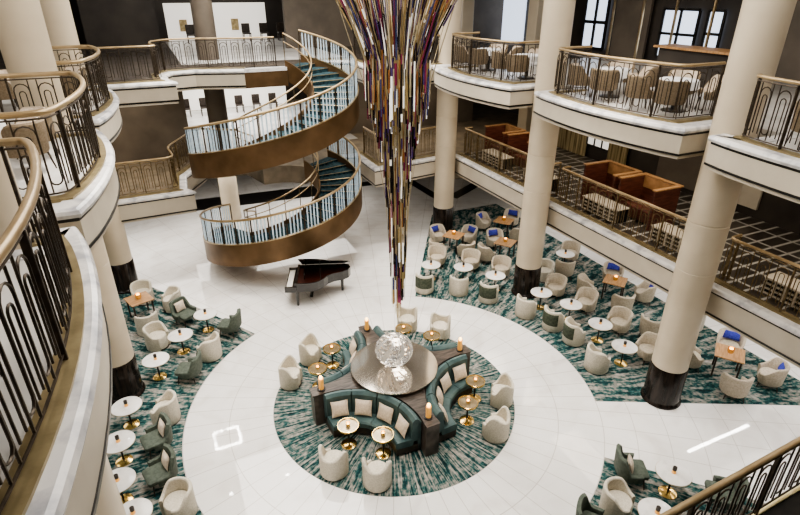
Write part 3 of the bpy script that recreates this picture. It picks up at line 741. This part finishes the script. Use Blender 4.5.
# central ring
ringt = [(-1.1, 2.02, 'left one by the far end of the left teal sofa'), (-1.74, 1.29, 'nearer one by the left teal sofa'), (1.24, 2.1, 'left one by the far teal sofa'), (1.86, 1.41, 'right one by the far teal sofa'),
         (1.95, -.96, 'farther one by the right teal sofa'), (1.34, -1.6, 'nearer one by the right teal sofa'), (-1.7, -1.11, 'left one in front of the nearest teal sofa'), (-1.05, -1.73, 'right one in front of the nearest teal sofa')]
ringc = [(-1.63, 2.5, 'farther of the two left of the central ring'), (-2.42, 1.68, 'nearer of the two left of the central ring'), (1.72, 2.85, 'left of the two at the far side of the central ring'), (2.5, 2.05, 'right of the two at the far side of the central ring'),
         (2.52, -1.36, 'farther of the two right of the central ring'), (1.72, -2.33, 'nearer of the two right of the central ring'), (-2.28, -1.76, 'left of the two at the front of the central ring'), (-1.5, -2.46, 'right of the two at the front of the central ring')]
for (x, y, l), (cx_, cy_, cl) in zip(ringt, ringc):
    T_g.put((x, y, Z), 0, 'small round gold-rimmed cocktail table, ' + l)
    L_c.put((x, y, Z + .592), 0, 'candle glass on gold-rimmed table, ' + l)
    P_ring.put((cx_, cy_, Z), face((cx_, cy_), (x, y)), 'ivory swirl tub chair, ' + cl)
for x, y, l in ((-2.0, 0, 'left'), (2.0, 0, 'right'), (0, 2.0, 'far'), (0, -2.0, 'near')):
    L_t.put((x, y, .965), 0, 'amber glass table lamp on the %s arm of the walnut console' % l)
# right lounge: pairs table / front chair / far chair
RT = [(3.98, 5.58), (5.01, 4.91), (5.74, 3.85), (6.62, 2.2), (6.9, 1.1), (6.95, -.21), (6.75, -1.42)]
RF = [(3.35, 4.85, 'g'), (4.42, 4.2, 'c'), (5.12, 3.3, 'g'), (5.75, 1.95, 'c'), (6.1, .95, 'g'), (6.2, .05, 'g'), (5.9, -1.3, 'c')]
RB = [(4.7, 6.45), (5.75, 5.6), (6.5, 4.6), (7.45, 2.55), (7.75, 1.3), (7.85, -.12), (7.55, -1.6)]
on = ['first', 'second', 'third', 'fourth', 'fifth', 'sixth', 'seventh']
RT[3] = (6.5, 2.15)
for i in range(7):
    t = RT[i]
    T_m.put((t[0], t[1], Z), 0, 'round white marble table, %s from the far left in the right lounge row' % on[i])
    L_s.put((t[0], t[1], Z + .62), 0, 'small brass lamp on the %s marble table of the right lounge' % on[i])
    x, y, k = RF[i]
    if k == 'g': P_two.put((x, y, Z), face((x, y), t), 'dark green backed tub chair in front of the %s marble table, right lounge' % on[i])
    else: P_tub.put((x, y, Z), face((x, y), t), 'all ivory tub chair in front of the %s marble table, right lounge' % on[i])
    x, y = RB[i]; P_beige.put((x, y, Z), face((x, y), t), 'beige flared armchair behind the %s marble table of the right lounge' % on[i])
# back small group
T_m.put((9.26, 4.23, Z), 0, 'small round marble table at the back of the right lounge by the dark wall opening')
L_s.put((9.26, 4.23, Z + .62), 0, 'small lit lamp on the marble table at the back of the right lounge')
P_beige.put((9.85, 4.6, Z), face((9.85, 4.6), (9.26, 4.23)), 'beige armchair behind the rearmost round marble table')
P_beige.put((8.75, 3.6, Z), face((8.75, 3.6), (9.26, 4.23)), 'beige armchair in front of the rearmost round marble table')
P_tub.put((7.9, 3.75, Z), face((7.9, 3.75), (6.9, 3.2)), 'ivory tub chair just right of the middle right column')
P_beige.put((8.6, -.75, Z), face((8.6, -.75), (9.3, -.5)), 'beige armchair left of the nearest right column, turned away')
P_tub.put((10.3, -.9, Z), face((10.3, -.9), (9.5, -.9)), 'ivory tub chair half hidden behind the nearest right column')
# square tables with blue cushions
sq = [((6.02, 7.45), 'square table just right of the farthest column', [((5.75, 8.35), 1), ((6.95, 7.75), 1), ((5.1, 7.15), 0), ((6.1, 6.55), 0)]),
      ((7.59, 5.95), 'square table just left of the middle right column', [((7.75, 6.95), 1), ((6.7, 5.95), 0)]),
      ((8.84, 7.9), 'farthest square table', [((8.35, 8.8), 1), ((9.75, 8.6), 1), ((9.0, 7.05), 0)]),
      ((9.3, 1.62), 'square table amid the right lounge', [((10.05, 2.45), 1), ((8.85, .75), 0), ((10.05, .95), 1), ((8.5, 2.1), 0)]),
      ((9.12, -3.0), 'square table by the white floor on the right', [((9.95, -2.45), 1), ((8.45, -2.35), 1), ((9.75, -3.85), 1), ((8.45, -3.75), 0)])]
for (t, tl, cs_) in sq:
    rz = R(35)
    tl2 = tl if tl.startswith('square') or tl.startswith('far') else tl
    T_s.put((t[0], t[1], Z), rz, 'oak topped table, ' + tl2)
    L_c.put((t[0], t[1], Z + .73), 0, 'amber candle glass on the ' + tl2).scale = (1.6, 1.6, 1.7)
    for j, (c, b) in enumerate(cs_):
        side = ['far left', 'far right', 'near left', 'near right'][0 if False else 0]
        dx, dy = c[0] - t[0], c[1] - t[1]
        # direction as seen from the camera
        wx, wy = dx * .9114 - dy * .4115, dx * .4115 + dy * .9114
        side = ('behind' if wy > abs(wx) else 'in front of' if -wy > abs(wx) else ('right of' if wx > 0 else 'left of'))
        a = face(c, t)
        P_beige.put((c[0], c[1], Z), a, 'beige armchair %s %s' % (side, tl2))
        if b:
            fx, fy = -sin(a), cos(a)
            pillow(PBLUE, (c[0] - fx * .2, c[1] - fy * .2, Z + .62), a, R(16), 'royal blue cushion on armchair %s %s' % (side, tl2))
# left lounge
LT = [(-4.24, 5.48), (-5.07, 4.56), (-5.8, 3.56), (-6.55, 1.81), (-6.72, .58), (-6.72, -.64), (-6.42, -1.65)]
ltn = ['farthest, between two green armchairs', 'second from the far end', 'third from the far end', 'just in front of the middle left column', 'second in front of the middle left column', 'third in front of the middle left column', 'nearest one, at the bottom edge on the left']
for i, t in enumerate(LT):
    T_m.put((t[0], t[1], Z), 0, 'round white marble cocktail table, left lounge, ' + ltn[i])
    L_s.put((t[0], t[1], Z + .62), 0, 'small brass lamp on left lounge table, ' + ltn[i])
LC = [(P_tub, (-6.1, 8.25), (-6.16, 7.19), 'ivory tub chair behind the small square table on the far left'),
      (P_tub, (-5.2, 7.35), (-6.16, 7.19), 'ivory tub chair right of the small square table on the far left'),
      (P_tub, (-6.0, 6.15), (-6.16, 7.19), 'ivory tub chair in front of the small square table on the far left'),
      (P_green, (-4.85, 6.2), (-4.3, 5.4), 'sage green armchair with cream cushion left of the farthest left marble table'),
      (P_green, (-3.6, 4.95), (-4.3, 5.4), 'sage green armchair on the carpet edge right of the farthest left marble table'),
      (P_tub, (-5.75, 5.15), (-5.07, 4.5), 'ivory tub chair left of the second marble table of the left lounge'),
      (P_tub, (-4.35, 3.95), (-5.07, 4.5), 'ivory tub chair right of the second marble table of the left lounge'),
      (P_green, (-5.0, 3.1), (-5.87, 3.5), 'sage green armchair right of the third marble table of the left lounge'),
      (P_tub, (-5.72, 1.62), (-6.5, 1.9), 'ivory tub chair right of the marble table by the middle left column'),
      (P_green, (-5.95, .62), (-6.8, .4), 'sage green armchair with cushion, farther of two side by side on the left'),
      (P_green, (-5.92, -.5), (-6.8, -.75), 'sage green armchair with cushion, nearer of two side by side on the left'),
      (P_tub, (-5.62, -1.5), (-6.3, -1.9), 'ivory tub chair at the bottom left edge of the carpet')]
for pr, c, t, l in LC: pr.put((c[0], c[1], Z), face(c, t), l)
T_s.put((-6.16, 7.19, Z), R(20), 'small square oak table with a glowing lamp on the far left'); L_c.put((-6.16, 7.19, Z + .73), 0, 'glowing amber candle glass on the far left square table').scale = (1.8, 1.8, 1.9)
for c, t, l in (((-4.85, 6.2), (-4.3, 5.4), 'left of the farthest left marble table'), ((-5.95, .62), (-6.8, .4), 'farther of two side by side on the left'), ((-5.92, -.5), (-6.8, -.75), 'nearer of two side by side on the left'), ((3.72, -4.9), (4.25, -5.36), 'at the bottom right by the marble table')):
    a = face(c, t); fx, fy = -sin(a), cos(a)
    pillow(PGREEN, (c[0] - fx * .17, c[1] - fy * .17, Z + .6), a, R(16), 'cream cushion on the sage green armchair ' + l)
# near right lounge
for (x, y, l) in ((4.25, -5.36, 'beside the handrail at the bottom right'), (3.12, -5.95, 'cut by the bottom edge at the bottom right')):
    T_m.put((x, y, Z), 0, 'round white marble cocktail table ' + l); L_s.put((x, y, Z + .62), 0, 'small brass lamp on the marble table ' + l)
P_green.put((3.72, -4.75, Z), face((3.72, -4.75), (4.25, -5.36)) + .35, 'sage green armchair with cream cushion at the bottom right by the marble table')
P_green.put((5.0, -6.05, Z), face((5.0, -6.05), (4.25, -5.36)), 'sage green armchair seen under the handrail at the bottom right')
P_tub.put((2.8, -5.3, Z), face((2.8, -5.3), (3.3, -6.1)), 'ivory tub chair at the bottom edge left of the bottom right tables')
P_green.put((1.95, -5.5, Z), face((1.95, -5.5), (2.6, -6.3)), 'sage green armchair barely in view at the bottom edge')

# ------------------------------------------------------------------ grand piano
def piano():
    root = empty('grand_piano'); tag(root, 'black lacquered grand piano with raised lid on the white floor by the staircase', 'piano')
    # local: keyboard at -x side, tail to +x, straight side y-; length 1.75
    out = [(-.55, -.62), (.95, -.62), (1.08, -.55), (1.14, -.38), (1.08, -.18), (.9, -.04), (.62, .06), (.42, .2), (.3, .42), (.12, .6), (-.1, .68), (-.55, .68)]
    def ins(p, d): return offset_path(p + [p[0]], d)[:-1]
    mb = MB(); mb.grid([[(x, y, .62) for x, y in out], [(x, y, .92) for x, y in out], [(x * .94, y * .93, .92) for x, y in out], [(x * .94, y * .93, .8) for x, y in out]], False, True)
    mb.prism(out, .6, .63); mb.obj('case', M['piano'], root)
    MB().prism([(x * .94, y * .93) for x, y in out], .78, .81).obj('soundboard', M['piano_in'], root)
    # keyboard block
    mb = MB(); mb.box((-.72, .03, .66), (.36, 1.36, .1)); mb.box((-.72, -.63, .74), (.36, .06, .14)); mb.box((-.72, .69, .74), (.36, .06, .14)); mb.obj('key_bed', M['piano'], root)
    MB().box((-.78, .03, .722), (.17, 1.24, .025)).obj('keys', M['keys'], root)
    MB().box((-.56, .03, .86), (.06, 1.3, .16)).obj('fallboard', M['piano'], root)
    MB().box((-.3, .03, 1.02), (.03, .72, .22)).obj('music_stand', M['piano'], root)
    # lid hinged on the far straight side (y+ side is the treble; straight bass side y-) : hinge at y=+.66 viewed from camera opens to camera
    lid = []
    ang = R(36)
    for x, y in [(-.45, -.62), (.95, -.62), (1.1, -.5), (1.14, -.36), (1.08, -.18), (.9, -.04), (.62, .06), (.42, .2), (.3, .42), (.12, .6), (-.1, .68), (-.45, .68)]:
        lid.append((x, y))
    mb = MB(); n = len(lid)
    def L(x, y, t): d = y + .62; return (x, -.62 + d * cos(ang) - t * sin(ang), .93 + d * sin(ang) + t * cos(ang))
    mb.add([L(x, y, 0) for x, y in lid] + [L(x, y, .025) for x, y in lid], [tuple(range(n)), tuple(range(n, 2 * n))] + [(i, (i + 1) % n, n + (i + 1) % n, n + i) for i in range(n)])
    mb.obj('lid', M['piano'], root)
    MB().tube([(.2, .4, .92), L(.2, .35, 0)], .012, 6).obj('lid_prop', M['piano'], root)
    for x, y in ((-.55, -.5), (-.55, .56), (.85, -.32)):
        mb = MB(); mb.lathe([(.035, 0), (.045, .06), (.04, .1), (.06, .5), (.075, .62)], (x, y, 0), 12); mb.obj('leg', M['piano'], root, True)
    mb = MB(); mb.box((-.15, .03, .09), (.1, .3, .05)); mb.box((-.15, -.08, .36), (.03, .03, .5)); mb.box((-.15, .14, .36), (.03, .03, .5)); mb.obj('pedal_lyre', M['piano'], root)
    return root
pn = piano()
# bass (straight) side away from the camera, keyboard to the left
pn.scale = (1.1, -1.1, 1.02)
pn.location = (-.38, 6.15, 0); pn.rotation_euler = (0, 0, R(-20))

# ------------------------------------------------------------------ upper right dining balconies
def din_table():
    root = empty('dining_table'); tag(root, 'x', 'table')
    MB().lathe([(.47, .55), (.46, .72), (.45, .745), (.44, .75), (0, .75)], n=36).obj('tablecloth_top', M['cloth'], root, True)
    MB().lathe([(.06, .05), (.06, .56)], n=14).obj('stem', M['black'], root)
    MB().lathe([(.28, 0), (.28, .03), (.06, .06), (0, .06)], n=24).obj('base', M['black'], root, True)
    return root
T_d = Proto(din_table())
DT = [((7.0, 7.25), 'farthest upper right balcony, far table'), ((7.12, 5.05), 'farthest upper right balcony, near table'), ((7.15, 1.2), 'middle upper right balcony, far table'), ((7.15, -.95), 'middle upper right balcony, near table'), ((7.25, -5.0), 'nearest upper right balcony'),
      ((-7.1, -6.6), 'nearest upper left balcony'), ((-7.3, .2), 'middle upper left balcony'), ((-7.1, 6.2), 'farthest upper left balcony')]
for (t, l) in DT:
    T_d.put((t[0], t[1], H2), 0, 'round white dining table, ' + l)
    sg = 1 if t[0] > 0 else -1
    for ang, w in ((148, 'left atrium side'), (-148, 'right atrium side'), (33, 'left wall side'), (-33, 'right wall side')):
        c = (t[0] + sg * .84 * cos(R(ang)), t[1] + .84 * sin(R(ang)))
        P_din.put((c[0], c[1], H2), face(c, t), 'taupe dining chair, %s of the table, %s' % (w, l))

# ------------------------------------------------------------------ lower right gallery booths
def booth():
    root = empty('booth_screen'); tag(root, 'x', 'booth')
    w, d, h = 1.35, 1.05, 1.25
    for c, s in (((0, d / 2, h / 2), (w, .07, h)), ((-w / 2, 0, h / 2), (.07, d, h)), ((w / 2, 0, h / 2), (.07, d, h))):
        MB().box(c, s).obj('side_panel', M['redwood'], root)
    mb = MB(); mb.box((0, d / 2, h + .02), (w + .12, .14, .04)); mb.box((-w / 2, -.03, h + .02), (.14, d, .04)); mb.box((w / 2, -.03, h + .02), (.14, d, .04)); mb.obj('top_trim', M['oak'], root)
    mb = MB(); mb.box((0, d / 2 - .05, h - .2), (w - .1, .03, .36)); mb.obj('back_cushion', M['oak'], root)
    MB().box((0, .1, .25), (w - .1, d - .3, .4), 0, .03).obj('bench_seat', M['redwood'], root)
    return root
BP = Proto(booth())
for x, y, l in ((9.0, 8.65, 'farthest, right of the farthest column'), (9.0, 6.95, 'second from the far end'), (9.0, 2.4, 'third, right of the middle column'), (9.0, .8, 'fourth, beside the third'), (9.0, -5.3, 'at the right edge of the picture')):
    BP.put((x, y, H1), R(-90), 'red brown oak-trimmed booth on the lower right gallery, ' + l)
# low white lattice benches / sideboards
def lattice_bench():
    root = empty('lattice_bench'); tag(root, 'x', 'bench')
    mb = MB()
    for k in range(7): mb.box((-.72 + .24 * k, 0, .35), (.045, .04, .56))
    for k in range(4): mb.box((0, 0, .12 + .17 * k), (1.5, .05, .045))
    mb.obj('lattice_front', M['cream'], root)
    MB().box((0, .25, .66), (1.56, .56, .05), 0, .01)  .obj('top', M['cream'], root); MB().box((0, .28, .32), (1.46, .45, .6)).obj('carcass', M['black'], root)
    return root
_lb = lattice_bench(); _lb.scale = (1, 1, .72); LB_ = Proto(_lb)
for x, y, l in ((7.95, 7.8, 'between the two far booths'), (7.95, 4.9, 'right of the middle column, far side'), (7.95, 1.6, 'below the fourth booth'), (8.05, -1.2, 'left of the nearest column'), (8.05, -4.6, 'right of the nearest column')):
    LB_.put((x - .06, y, H1), R(-90), 'low white lattice bench, lower right gallery, ' + l)

# ------------------------------------------------------------------ walls of the galleries: windows, panels, curtains
def frame_window(name, x, y0, y1, z0, z1, m, lab, cols=2, rows=2, t=.05):
    root = empty(name, (x, (y0 + y1) / 2, z0)); tag(root, lab, 'window', None, 'structure')
    w, h = abs(y1 - y0), z1 - z0
    MB().box((0, 0, h / 2), (.04, w, h)).obj('pane', m, root)
    mb = MB()
    for k in range(cols + 1): mb.box((-.04, -w / 2 + w * k / cols, h / 2), (.06, t, h))
    for k in range(rows + 1): mb.box((-.04, 0, h * k / rows), (.06, w, t))
    mb.obj('window_frame', M['black'], root); return root
frame_window('window_1', 14.9, 9.85, 11.3, 7.5, 10.9, M['window'], 'bright window at the back of the middle upper right balcony', 2, 3, .14)
frame_window('window_2', 14.9, 5.1, 6.75, 7.5, 9.3, M['window'], 'wide bright window behind the upper right bar counter', 2, 2, .1)
frame_window('window_3', 14.9, 4.05, 4.7, 7.7, 9.3, M['window'], 'narrow bright window right of the wide one', 1, 2, .1)
def wallpanel(c, d, m, lab, nm='trim_4', cat='wall panel'):
    mb = MB(); mb.box(c, d, 0, .0); return tag(mb.obj(nm, m), lab, cat, None, 'structure')
wallpanel((14.8, 8.3, 9.3), (.12, 1.9, 4), M['taupewall'], 'taupe wall panel right of the bright window')
wallpanel((14.8, 1.2, 9.4), (.12, 3.6, 4.2), M['taupewall'], 'taupe wall panel behind the nearest right column')
wallpanel((12.0, 18.1, 9.6), (6.6, .15, 4.6), M['taupewall'], 'grey brown partition at the far right of the upper gallery')
wallpanel((16.8 - 1.95, 17.0, 9.6), (.12, 2.0, 4.6), M['window'], 'pale blue lit glass door at the far right', 'door_1', 'door')
for k in range(4):
    wallpanel((13.6, 8.2 - 1.55 * k, 9.6), (.07, .07, 4.6), M['brass'], 'slender brass post %s on the upper right gallery' % ['left of the taupe panel', 'in front of the taupe panel', 'left of the wide window', 'right of the wide window'][k])
# bar counter
bc = empty('bar_counter', (11.2, 1.5, H2)); tag(bc, 'dark bar counter with wooden top behind the middle upper right balcony', 'bar counter')
MB().box((0, 0, .5), (.7, 3.2, 1.0)).obj('counter_body', M['wall'], bc); MB().box((-.05, 0, 1.04), (.95, 3.4, .07), 0, .01).obj('counter_top', M['oak'], bc)
wallpanel((11.5, -3.6, 9.2), (.1, 3.0, 1.2), M['taupewall'], 'brown panel at the right edge of the upper gallery')
# lower right gallery back wall at v=12.4
wallpanel((12.5, 1.0, (H1 + H2 - D2) / 2), (.15, 17.5, H2 - D2 - H1), M['wall'], 'dark brown wall behind the lower right gallery', 'wall_lower_right', 'wall')
for (y0, y1, l) in ((7.2, 9.6, 'left'), (4.9, 5.9, 'right')):
    mb = MB(); n = 60; rows = []
    for i in range(n + 1):
        y = y0 + (y1 - y0) * i / n; rows.append([(12.3 + .05 * sin(i * 1.25), y, H1 + .02), (12.3 + .05 * sin(i * 1.25), y, H2 - D2 - .02)])
    mb.grid(rows); tag(mb.obj('curtain', M['curtain'], None, True), 'gold pleated curtain, %s one behind the lower right gallery booths' % l, 'curtain')
def flat_y(x, y0, y1, z0, z1, m, lab, nm, cat): 
    mb = MB(); mb.box((x, (y0 + y1) / 2, (z0 + z1) / 2), (.08, abs(y1 - y0), z1 - z0)); return tag(mb.obj(nm, m), lab, cat, None, 'structure')
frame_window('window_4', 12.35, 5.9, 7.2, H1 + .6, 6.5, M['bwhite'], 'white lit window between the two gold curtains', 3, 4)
flat_y(12.36, 1.3, 3.4, H1 + .2, 6.3, M['taupewall'], 'cream taupe panel behind the booths of the lower right gallery', 'trim_5', 'wall panel')
frame_window('window_5', 12.35, 3.6, 4.6, H1 + 1.2, 6.4, M['black'], 'dark glazed opening beside the right gold curtain', 1, 2, .1)
flat_y(12.36, -.6, .7, H1 + .3, 6.5, M['cream'], 'cream panel left of the nearest column on the lower right gallery', 'trim_6', 'wall panel')
for k, y in enumerate((-2.4, -3.6, -5.2)):
    flat_y(12.36, y, y + .18, H1, 6.6, M['cream'], 'narrow cream wall strip behind the lower right gallery, %s' % ['left', 'middle', 'right'][k], 'trim_7', 'wall panel')
# under gallery ground floor right wall
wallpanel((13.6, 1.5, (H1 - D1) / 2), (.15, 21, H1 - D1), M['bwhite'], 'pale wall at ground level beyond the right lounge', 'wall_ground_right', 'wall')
# far end: bright lit wall panels with artworks on both decks
def artwall(x0, x1, z0, z1, lab, pics):
    root = empty('wall_panel', ((x0 + x1) / 2, 24.9, z0)); tag(root, lab, 'wall panel', None, 'structure')
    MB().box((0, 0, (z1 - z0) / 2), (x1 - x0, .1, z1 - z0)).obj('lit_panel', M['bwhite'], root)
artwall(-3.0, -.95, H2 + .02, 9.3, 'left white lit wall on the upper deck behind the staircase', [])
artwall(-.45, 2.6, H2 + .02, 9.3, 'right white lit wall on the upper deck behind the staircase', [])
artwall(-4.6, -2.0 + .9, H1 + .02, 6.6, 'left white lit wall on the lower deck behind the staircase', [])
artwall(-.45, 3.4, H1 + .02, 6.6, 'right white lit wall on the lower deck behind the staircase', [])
for x, l in ((-2.1, 'left'), (.75, 'right')):
    root = empty('framed_picture', (x, 24.8, 8.15)); tag(root, 'small square gold framed artwork on the %s lit upper wall' % l, 'picture')
    MB().box((0, 0, 0), (.42, .04, .62)).obj('frame', M['brass'], root); MB().box((0, -.025, 0), (.32, .02, .5)).obj('canvas', M['picture'], root)
mb = MB(); mb.box((-5.2, 20.2, (H2 + HC) / 2), (3.2, .3, HC - H2)); struct('wall_far_left', mb, M['wall'], 'dark wall left of the lit artworks', 'wall')
mb = MB(); mb.box((5.2, 18.5, (H2 + HC) / 2), (6.0, .3, HC - H2)); struct('wall_far_middle', mb, M['taupewall'], 'taupe wall right of the lit artworks behind the chandelier', 'wall')
mb = MB(); mb.box((-8.4, 14.6, (H1 + H2 - D2) / 2), (10.2, .2, H2 - D2 - H1)); mb.box((-3.4, 19.7, (H1 + H2 - D2) / 2), (.2, 10, H2 - D2 - H1)); struct('wall_lower_left', mb, M['taupewall'], 'brown wall behind the lower far gallery on the left', 'wall')
mb = MB(); mb.box((7.6, 15.6, (H1 + H2 - D2) / 2), (8.0, .2, H2 - D2 - H1)); struct('wall_lower_middle', mb, M['taupewall'], 'brown wall behind the lower far gallery on the right', 'wall')
# dark chairs in front of the far lit walls
def small_chair():
    root = empty('side_chair'); tag(root, 'x', 'chair')
    MB().box((0, 0, .45), (.46, .46, .07), 0, .02).obj('seat', M['dark_leg'], root); MB().box((0, -.21, .72), (.46, .06, .5), 0, .02).obj('backrest', M['dark_leg'], root)
    for sx in (-1, 1):
        for sy in (-1, 1): MB().box((sx * .19, sy * .19, .21), (.04, .04, .42)).obj('leg', M['dark_leg'], root)
    return root
SCP = Proto(small_chair())
for h, dk in ((H1, 'lower'), (H2, 'upper')):
    for k, x in enumerate((-2.8, -1.8, .2, 1.2, 2.2)):
        SCP.put((x + (.9 if h == H2 else 0), 23.2, h), pi, 'dark side chair by the far lit wall, %s deck, %s from left' % (dk, on[k]))

# ------------------------------------------------------------------ ceiling lights
def square_light(x, y, w, z, lab):
    root = empty('ceiling_light', (x, y, z)); tag(root, lab, 'ceiling light')
    mb = MB()
    for sx, sy, dx, dy in ((0, 1, w, .12), (0, -1, w, .12), (1, 0, .12, w), (-1, 0, .12, w)): mb.box((sx * w / 2, sy * w / 2, -.04), (dx, dy, .05))
    mb.obj('diffuser', M['ceilbright'], root)
square_light(-4.1, 14.5, 1.35, HC - .01, 'square outline ceiling light over the far left of the atrium')
st = MB().box((9.75, -3.15, H1 - D1 - .02), (2.7, .08, .04)).obj('strip_light', M['ceilbright']); tag(st, 'linear strip light under the lower right gallery', 'ceiling light', None, 'structure')
dl = MB().lathe([(.09, -.03), (.09, 0), (0, 0)], n=16).mesh('downlight', M['ceilbright'])
k = 0
for x in (-4.5, -1.6, 1.6, 4.5):
    for y in (-7, -3.5, 0.01, 3.5, 7, 10.5):
        if hypot(x, y) < 2.4: continue
        o = bpy.data.objects.new('downlight', dl); col.objects.link(o); o.location = (x, y, HC - .005); tag(o, 'small round recessed downlight in the atrium ceiling', 'ceiling light', 'atrium ceiling downlights')

def area(loc, sx, sy, e, c=(1, .95, .88), rot=(0, 0, 0)):
    l = bpy.data.lights.new('area_light', 'AREA'); l.shape = 'RECTANGLE'; l.size = sx; l.size_y = sy; l.energy = e; l.color = c
    o = bpy.data.objects.new('area_light', l); col.objects.link(o); o.location = loc; o.rotation_euler = rot; return o
def spot(loc, tgt, e, ang=50, blend=.6, c=(1, .93, .84), r=.1):
    l = bpy.data.lights.new('spot_light', 'SPOT'); l.energy = e; l.spot_size = R(ang); l.spot_blend = blend; l.color = c; l.shadow_soft_size = r
    o = bpy.data.objects.new('spot_light', l); col.objects.link(o); o.location = loc
    o.rotation_euler = (Vector(tgt) - Vector(loc)).to_track_quat('-Z', 'Y').to_euler(); return o
def point(loc, e, c=(1, .85, .65), r=.1):
    l = bpy.data.lights.new('point_light', 'POINT'); l.energy = e; l.color = c; l.shadow_soft_size = r
    o = bpy.data.objects.new('point_light', l); col.objects.link(o); o.location = loc; return o
area((0, -1, HC - .1), 9, 9, 1250)
area((0, 9.5, HC - .1), 8, 6, 1000)
for x, y in ((-3, 8.5), (4.2, 9), (-3, -5), (3, -5), (-3.5, 3.5), (3.5, 3.5), (0, 6.5), (4.6, 0), (-4.6, 0)):
    spot((x, y, HC - .15), (x * 1.1, y * 1.1, 0), 1500, 46)
for y in (-6, 0, 6):                      # under lower decks, onto the lounges
    for s in (1, -1): area((s * 9.5, y, H1 - D1 - .08), 2.5, 4, 55)
    for s in (1, -1): area((s * 8.6, y, H2 - D2 - .12), 1.5, 4, 60, (1, .88, .72))
    for s in (1, -1): area((s * 8.6, y, HC - 1.6), 2.0, 4, 60, (1, .92, .82))
area((0, 20.5, H2 - D2 - .08), 6, 6, 420, (1, .97, .93)); area((0, 23, HC - 1), 6, 2, 90, (1, .97, .93))
area((0, 15.0, H1 - D1 - .08), 8, 2, 160)
area((-6.5, 12.5, H1 - D1 - .08), 5, 4, 160)
area((-7, 12.3, H2 - D2 - .1), 5, 3, 110, (1, .88, .72)); area((6.5, 12.8, H2 - D2 - .1), 5, 3, 90, (1, .88, .72))
for x, y, l in ((-2.0, 0, ''), (2.0, 0, ''), (0, 2.0, ''), (0, -2.0, '')): point((x, y, 1.55), 4)
for x, y, _ in ringt: point((x, y, .85), 1.6, (1, .75, .45), .04)

# ------------------------------------------------------------------ world, camera
w = bpy.data.worlds.new('world'); scene.world = w; w.use_nodes = True
w.node_tree.nodes['Background'].inputs[0].default_value = (.9, .93, 1, 1); w.node_tree.nodes['Background'].inputs[1].default_value = .05
cd = bpy.data.cameras.new('camera'); cd.sensor_width = 36; cd.lens = 36 * 540 / 800; cd.clip_start = .05; cd.clip_end = 200
cam = bpy.data.objects.new('camera', cd); col.objects.link(cam); cam.location = (-4.603, -10.572, 10.0)
cam.rotation_euler = (R(90 - 26.43), 0, R(-24.3)); scene.camera = cam
try:
    scene.view_settings.view_transform = 'AgX'; scene.view_settings.look = 'AgX - Medium High Contrast'
except Exception: pass
scene.view_settings.exposure = .45
